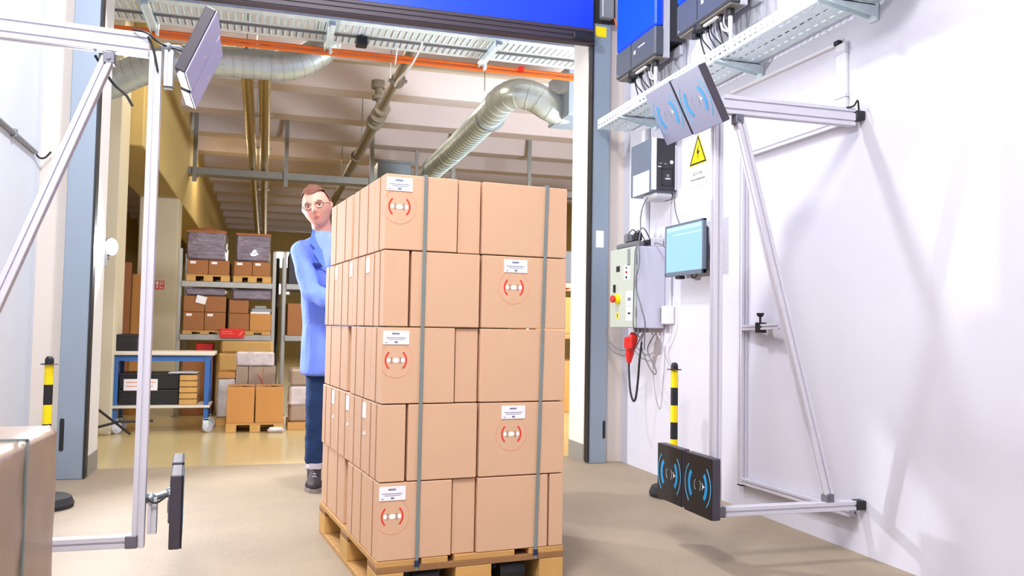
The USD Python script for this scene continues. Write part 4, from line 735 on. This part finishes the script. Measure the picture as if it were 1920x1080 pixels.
# ------------------------------------------------------------------ hall: work table and what stands on it
tb = Thing('work_table', 'blue-legged rolling work table behind the gate, left', 'table', (-0.85, 8.3, 0))
tb.part('table_top', B(-1.29, -0.415, 8.0, 8.44, 0.684, 0.716, 0.004), 'bench_top'); tb.part('apron', cat(B(-1.24, -0.46, 8.03, 8.05, 0.632, 0.684), B(-1.24, -0.46, 8.37, 8.39, 0.632, 0.684), B(-1.24, -1.22, 8.03, 8.39, 0.632, 0.684), B(-0.48, -0.46, 8.03, 8.39, 0.632, 0.684)), 'bench_blue')
tb.part('lower_shelf', B(-1.26, -0.44, 8.0, 8.43, 0.222, 0.244, 0.003), 'bench_top')
for x in (-1.225, -0.475):
    for y in (8.045, 8.375):
        tb.part('leg', cat(B(x-0.02, x+0.02, y-0.02, y+0.02, 0.12, 0.684, 0.003), *[rod((x+dx, y-0.022, z), (x+dx, y-0.018, z), 0.006, 8) for dx in (-0.012, 0.012) for z in (0.645, 0.668)]), 'bench_blue')
        c = tb.part('caster_wheel', on(lathe([(0, -0.018), (0.044, -0.018), (0.05, -0.012), (0.05, 0.012), (0.044, 0.018), (0, 0.018)], 24), (x+0.02, y, 0.05), [0.75, 0.66, 0], Z_), 'light_grey'); tb.part('caster_fork', cat(B(x-0.02, x+0.03, y-0.03, y-0.022, 0.045, 0.125, .002), B(x-0.02, x+0.03, y+0.022, y+0.03, 0.045, 0.125, .002), B(x-0.022, x+0.03, y-0.03, y+0.03, 0.108, 0.124, .002)), 'zinc', under=c)
b = Thing('black_crate', 'black crate on top of the work table, left end', 'crate', (-1.17, 8.25, 0.716)); b.part('crate_body', B(-1.285, -1.06, 8.08, 8.42, 0.717, 0.862, 0.006), 'black'); b.part('rim', B(-1.29, -1.055, 8.075, 8.425, 0.845, 0.862, 0.004), 'rubber')
for (x0, x1), xn in (((-1.2, -0.945), 'left'), ((-0.94, -0.708), 'right')):
    for (z0, z1), zn in (((0.245, 0.378), 'lower'), ((0.381, 0.522), 'upper')):
        b = Thing('black_crate', f'black storage crate on the table shelf, {zn} {xn} of four', 'crate', ((x0+x1)/2, 8.25, z0), group='black crates on the table shelf')
        b.part('crate_body', B(x0, x1, 8.08, 8.45, z0+0.001, z1, 0.005), 'black'); b.part('rim', B(x0, x1, 8.074, 8.45, z1-0.02, z1-0.001, 0.004), 'rubber')
sh = Thing('paper_notice', 'white paper notice with red lettering lines on the black crates', 'notice', (-1.02, 8.07, 0.42)); sh.part('sheet', B(-1.16, -0.885, 8.068, 8.072, 0.372, 0.472), 'paper'); sh.part('print', cat(*[B(-1.14+0.0, -0.9-0.02*i, 8.0665, 8.0685, 0.44-i*0.035, 0.449-i*0.035) for i in range(2)]), 'pale_red')
for k in range(5):
    tname = ['lowest', 'second', 'third', 'fourth', 'topmost'][k]
    b = Thing('wooden_tray', f'{tname} flat wooden tray in the pile on the table shelf', 'tray', (-0.63, 8.2, 0.245+0.0535*k), group='wooden trays on the table shelf'); z = 0.245+0.0535*k
    b.part('tray_front', B(-0.702, -0.553, 8.05, 8.062, z+0.001, z+0.048, 0.002), 'wood_front'); b.part('tray_body', B(-0.702, -0.553, 8.062, 8.42, z+0.001, z+0.05, 0.002), 'wood_dark')
single('paper_sheets', cat(B(-0.8, -0.56, 8.06, 8.3, 0.5235, 0.528), on(B(0, 0.2, 0, 0.18, 0, 0.003), (-0.78, 8.07, 0.529), [1, 0.2, 0.02], Y_)), 'paper', 'loose white papers on top of crates and wooden trays', 'paper')
fs = Thing('folded_stand', 'folded black stand legs lying by the left table wheel', 'stand', (-1.2, 7.8, 0))
for p, q in (((-1.36, 7.78, 0.28), (-1.06, 7.84, 0.02)), ((-1.36, 7.78, 0.075), (-1.13, 7.82, 0.135)), ((-1.12, 7.8, 0.13), (-0.9, 7.95, 0.12))): fs.part('stand_leg', rod(p, q, 0.011, 10), 'black')
bd = ['leftmost tall brown board leaning beside the square column', 'middle tall brown board leaning beside the square column', 'rightmost and palest tall board leaning beside the square column']
for k in range(3): single('tall_board', on(B(0, 0.095, 0, 0.03, 0, 1.72-0.12*k, 0.003), (-1.55+0.1*k, 9.55+0.04*k, 0.0), X_, [0, 1, -0.05]), ['carton_brown', 'board_brown', 'carton_hall'][k], bd[k], 'board')
# ------------------------------------------------------------------ hall: pallet racks
def rack(M, x1, blk, label, beams='rack_steel', lv=(0.795, 1.349)):
    r = Thing('pallet_rack', label, 'rack', M=M, world=False)
    for x in (0.0, x1):
        for y in (0.0, 0.75):
            r.part('upright', cat(B(x-0.018, x+0.018, y-0.018, y+0.018, 0.008, 1.75, 0.003), *[B(x-0.008, x+0.008, y-0.0195, y-0.017, z, z+0.02) for z in np.arange(0.1, 1.7, 0.06)]), 'rack_steel'); r.part('foot_plate', B(x-0.04, x+0.04, y-0.04, y+0.04, 0.0, 0.008), 'zinc_dark')
        r.part('cross_brace', cat(rod((x, 0, 0.3), (x, 0.75, 0.8), 0.008, 6), rod((x, 0.75, 0.8), (x, 0, 1.3), 0.008, 6), rod((x, 0, 0.3), (x, .75, .3), 0.008, 6)), 'zinc_dark')
    for z in lv:
        for y in (-0.02, 0.77): r.part('beam', B(0.018, x1-0.018, y-0.015, y+0.015, z, z+0.06, 0.003), beams)
        for k in range(4): r.part('shelf_bar', B(0.1+k*(x1-0.2)/3-0.02, 0.1+k*(x1-0.2)/3+0.02, 0.0, 0.75, z+0.03, z+0.058), 'zinc_dark')
    return r
rack(T(-0.852, 9.42, 0), 0.945, 0, 'grey pallet rack bay with wrapped pallets, left of the person')
rack(T(0.2, 9.42, 0), 1.0, 0, 'second grey pallet rack bay, mostly hidden behind the person')
rack(T(2.95, 9.42, 0), 1.2, 0, 'rack bay with orange beams seen in the gap right of the stack', 'orange', (0.86, 1.46))
def small_pallet(x0, x1, y0, y1, z, label, h=0.07):
    p = Thing('small_pallet', label, 'pallet', ((x0+x1)/2, (y0+y1)/2, z)); w = x1-x0
    for k in range(4): y = y0+k*(y1-y0-0.09)/3; p.part('deck_board', B(x0, x1, y, y+0.09, z+h-0.016, z+h, .002), 'wood')
    for x in (x0, (x0+x1)/2-0.045, x1-0.09): p.part('block', B(x, x+0.09, y0, y1, z+0.001, z+h-0.016, .002), 'wood_front')
def hbox(x0, x1, y0, y1, z0, z1, look, label, sticker=False, group=None, tape=True):
    c = Thing('carton', label, 'carton', ((x0+x1)/2, (y0+y1)/2, z0), group=group); c.part('box_body', B(x0+.0015, x1-.0015, y0, y1, z0+.001, z1-.001, 0.004), look)
    if sticker: c.part('label', B(x0+0.03, x0+0.085, y0-0.002, y0+0.001, z1-0.04, z1-0.015), 'paper')
def wrapped(x0, x1, y0, y1, z0, z1, look, label, cap=None, n=14, amp=0.014, seed=1):
    w = Thing('wrapped_block', label, 'wrapped load', ((x0+x1)/2, (y0+y1)/2, z0)); w.part('film', softbox(x0, x1, y0, y1, z0+.003, z1, amp, seed, n, 0.015), look, smooth=25)
    if cap == 'peak': w.part('cover', trimesh.convex.convex_hull([(x0-.005, y0-.01, z1), (x1+.005, y0-.01, z1), (x0-.005, y1, z1), (x1+.005, y1, z1), ((x0+x1)/2, y0+0.1, z1+0.05), ((x0+x1)/2, y1-.1, z1+0.05), (x0-.005, y0-.01, z1-.02), (x1+.005, y0-.01, z1-.02)]), 'board_brown')
    if cap == 'flat': w.part('cover', B(x0-.006, x1+.006, y0-.01, y1, z1-0.012, z1+0.012, .003), 'board_brown')
    return w
R0, R1 = 9.38, 10.15
small_pallet(-0.79, -0.36, R0, R1, 1.409, 'pale pallet on the top rack beams, left'); small_pallet(-0.325, 0.06, R0, R1, 1.409, 'pallet on the top rack beams, right')
hbox(-0.785, -0.577, R0, R1-.05, 1.479, 1.632, 'carton_brown', 'left brown carton below the peaked wrapped block on the rack', True); hbox(-0.575, -0.366, R0, R1-.05, 1.479, 1.632, 'carton_brown', 'right brown carton below the peaked wrapped block on the rack', True)
hbox(-0.322, -0.138, R0, R1-.05, 1.479, 1.632, 'carton_brown', 'left brown carton below the flat-topped wrapped block on the rack', True); hbox(-0.136, 0.05, R0, R1-.05, 1.479, 1.632, 'carton_brown', 'right brown carton below the flat-topped wrapped block on the rack', True)
wrapped(-0.795, -0.412, R0, R1-.08, 1.632, 1.94, 'film_dark', 'dark film-wrapped block with a peaked cover, top of the rack', 'peak', seed=2); wrapped(-0.305, 0.042, R0, R1-.08, 1.632, 1.92, 'film_dark', 'dark film-wrapped block with a flat cover, top of the rack', 'flat', seed=5)
small_pallet(-0.81, -0.38, R0, R1, 0.855, 'pallet on the lower rack beams, left', 0.04); small_pallet(-0.36, 0.07, R0, R1, 0.855, 'pallet on the lower rack beams, right', 0.04)
k = [(-0.808, -0.602, 0.896, 1.085, 'lower left'), (-0.6, -0.388, 0.896, 1.085, 'lower right'), (-0.808, -0.602, 1.087, 1.255, 'upper left'), (-0.6, -0.388, 1.087, 1.255, 'upper right')]
for x0, x1, z0, z1, w in k: hbox(x0, x1, R0, R1-.05, z0, z1, 'carton_brown', f'brown carton in the left half of the lower rack level, {w} of four', 'lower' in w)
single('loose_sheet', on(B(-0.05, 0.05, -0.04, 0.04, 0, 0.002), (-0.635, R0-0.006, 1.215), [1, 0, -0.25], [0.25, 0, 1]), 'paper', 'crumpled pale sheet stuck on an upper left rack carton', 'paper')
wrapped(-0.795, -0.4, R0, R1-.08, 1.256, 1.335, 'film_dark', 'dark film-wrapped bundle under the upper rack beam, left', seed=8, amp=0.008)
hbox(-0.358, -0.15, R0, R1-.05, 0.896, 1.078, 'carton_brown', 'lower plain carton in the right half of the lower rack level'); hbox(-0.358, -0.16, R0, R1-.05, 1.08, 1.22, 'carton_brown', 'upper plain carton in the right half of the lower rack level'); hbox(-0.146, 0.074, R0, R1-.05, 0.896, 1.078, 'carton_hall', 'orange-brown carton under the grey equipment on the rack')
eq = Thing('equipment', 'flat grey devices stacked on the orange-brown rack carton', 'equipment', (-0.04, 9.6, 1.08)); eq.part('lower_unit', B(-0.14, 0.06, R0, 9.9, 1.079, 1.1, .003), 'paper'); eq.part('middle_unit', B(-0.13, 0.07, R0+.01, 9.9, 1.1, 1.135, .004), 'strut'); eq.part('upper_unit', B(-0.1, 0.02, R0+.02, 9.85, 1.135, 1.165, .004), 'strut')
wrapped(-0.33, 0.07, R0+.02, R1-.08, 1.222, 1.335, 'film_dark', 'dark film-wrapped bundle under the upper rack beam, right', seed=9, amp=0.008)
hbox(-0.81, -0.5, R0+.1, R1, 0.0, 0.67, 'carton_brown', 'large dark brown carton on the floor of the rack, behind the table')
rb = Thing('red_case', 'red case on the large brown carton behind the table', 'case', (-0.59, 9.5, 0.67)); rb.part('case_body', B(-0.68, -0.51, 9.49, 9.75, 0.671, 0.755, 0.008), 'red'); rb.part('case_lid', B(-0.685, -0.505, 9.485, 9.755, 0.74, 0.758, 0.004), 'red_print')
rs = Thing('red_sign', 'bright red plate with white lines hung on the lower rack beam', 'sign', (-0.32, 9.36, 0.82)); rs.part('plate', B(-0.438, -0.195, 9.355, 9.365, 0.82, 0.918, 0.003), 'red'); rs.part('lettering', cat(B(-0.42, -0.32, 9.352, 9.356, 0.884, 0.889), B(-0.42, -0.3, 9.352, 9.356, 0.862, 0.866), on(extr(Polygon([(0, 0), (0.012, -0.02), (0.04, 0.03), (0.034, 0.032), (0.012, -0.006)]), 0.002), (-0.25, 9.356, 0.865), X_, Z_)), 'pale_red')
bl = Thing('tan_load', 'tall tan wrapped load filling the right floor space of the rack', 'carton load', (-0.16, 9.7, 0.0)); bl.part('lower_body', softbox(-0.45, 0.08, 9.36, 9.95, 0.1, 0.66, 0.008, 4, 12), 'carton_tan'); bl.part('upper_body', softbox(-0.43, 0.1, 9.37, 9.95, 0.662, 0.79, 0.01, 6, 12), 'carton_tan'); bl.part('pallet_runner', B(-0.44, -0.34, 9.37, 9.95, 0.0, 0.1), 'wood'); bl.part('pallet_runner', B(-0.02, 0.08, 9.37, 9.95, 0.0, 0.1), 'wood')
# loads on the hall floor
small_pallet(-0.41, 0.12, 8.46, 9.0, 0.0, 'pallet under the film-wrapped cartons behind the plain carton pallet', 0.08)
wrapped(-0.405, -0.247, 8.46, 8.98, 0.08, 0.45, 'film_white', 'white film-wrapped carton between table and carton pallet', seed=12, amp=0.01); hbox(-0.405, -0.246, 8.46, 8.98, 0.452, 0.51, 'carton_hall', 'flat orange carton on the white-wrapped carton by the table')
hbox(-0.24, 0.11, 8.46, 8.98, 0.08, 0.37, 'carton_tan', 'tan carton hidden behind the plain carton pallet')
for i, (x0, x1) in enumerate(((-0.243, -0.13), (-0.128, 0.0), (0.002, 0.125))): hbox(x0, x1, 8.46, 8.9, 0.372, 0.565, 'carton_film', f'{["left", "middle", "right"][i]} carton of the film-wrapped row under the white-wrapped bundle')
wrapped(-0.243, 0.105, 8.46, 8.9, 0.566, 0.705, 'film_white', 'white film-wrapped bundle on top of the row of cartons', seed=15, amp=0.012)
single('red_band', rod((-0.04, 8.445, 0.50), (0.02, 8.44, 0.40), 0.006, 8), 'lip', 'reddish band slanting across the film-wrapped row of cartons', 'band')
small_pallet(-0.3, 0.2, 7.955, 8.4, 0.0, 'wooden pallet under the two open ochre cartons', 0.085)
for x0, x1, w in ((-0.297, -0.062, 'left'), (-0.05, 0.19, 'right')):
    c = Thing('carton', f'{w} of two ochre cartons on the hall pallet', 'carton', ((x0+x1)/2, 8.17, 0.085)); c.part('box_body', B(x0, x1, 7.955, 8.38, 0.086, 0.405, 0.004), 'carton_hall')
    for s in (-1, 1): c.part('top_flap', on(B(0, 0.2, 0, (x1-x0)/2-0.01, 0, 0.004), (((x0 if s < 0 else x1)), 8.0, 0.406), Y_ if s > 0 else Y_, [-s*1.0, 0, 0.10]), 'carton_edge')
ms = Thing('wrapped_load', 'pink-white film-wrapped load on a board behind the person', 'wrapped load', (0.42, 8.35, 0.0)); ms.part('base_board', B(0.235, 0.72, 8.1, 8.6, 0.0, 0.07, .004), 'wood'); ms.part('lower_box', softbox(0.25, 0.7, 8.11, 8.58, 0.071, 0.22, 0.008, 21, 10), 'carton_film'); ms.part('middle_film', softbox(0.245, 0.7, 8.11, 8.58, 0.222, 0.4, 0.012, 22, 12), 'film_white'); ms.part('upper_box', softbox(0.25, 0.68, 8.12, 8.56, 0.402, 0.56, 0.01, 23, 10), 'carton_film')
single('floor_bag', softbox(0.06, 0.2, 7.9, 7.95, 0.001, 0.05, 0.01, 31, 8, 0.02), 'film_white', 'small heap of white film at the foot of the ochre cartons', 'film')
# gap right of the stack: goods on the orange rack
hbox(3.05, 3.7, 9.4, 10.1, 1.522, 1.9, 'inv_dark', 'dark carton on the orange rack beams right of the stack'); hbox(3.05, 3.7, 9.4, 10.1, 0.924, 1.35, 'carton_hall', 'ochre carton with a white label on the orange rack', True); hbox(3.05, 3.7, 9.4, 10.1, 0.001, 0.6, 'carton_hall', 'ochre carton on the floor under the orange rack')
# person's background: dark rack post column of the second bay
hbox(0.24, 0.7, R0, R1, 0.857, 1.2, 'carton_brown', 'brown carton in the second rack bay behind the person'); hbox(0.24, 0.7, R0, R1, 1.41, 1.75, 'inv_dark', 'dark load on the second rack bay behind the shoulder of the person')
single('upright_pipe', rod((0.14, 10.3, 0.0), (0.14, 10.3, 1.75), 0.02, 8), 'black', 'dark upright pipe between the two rack bays', 'pipe')
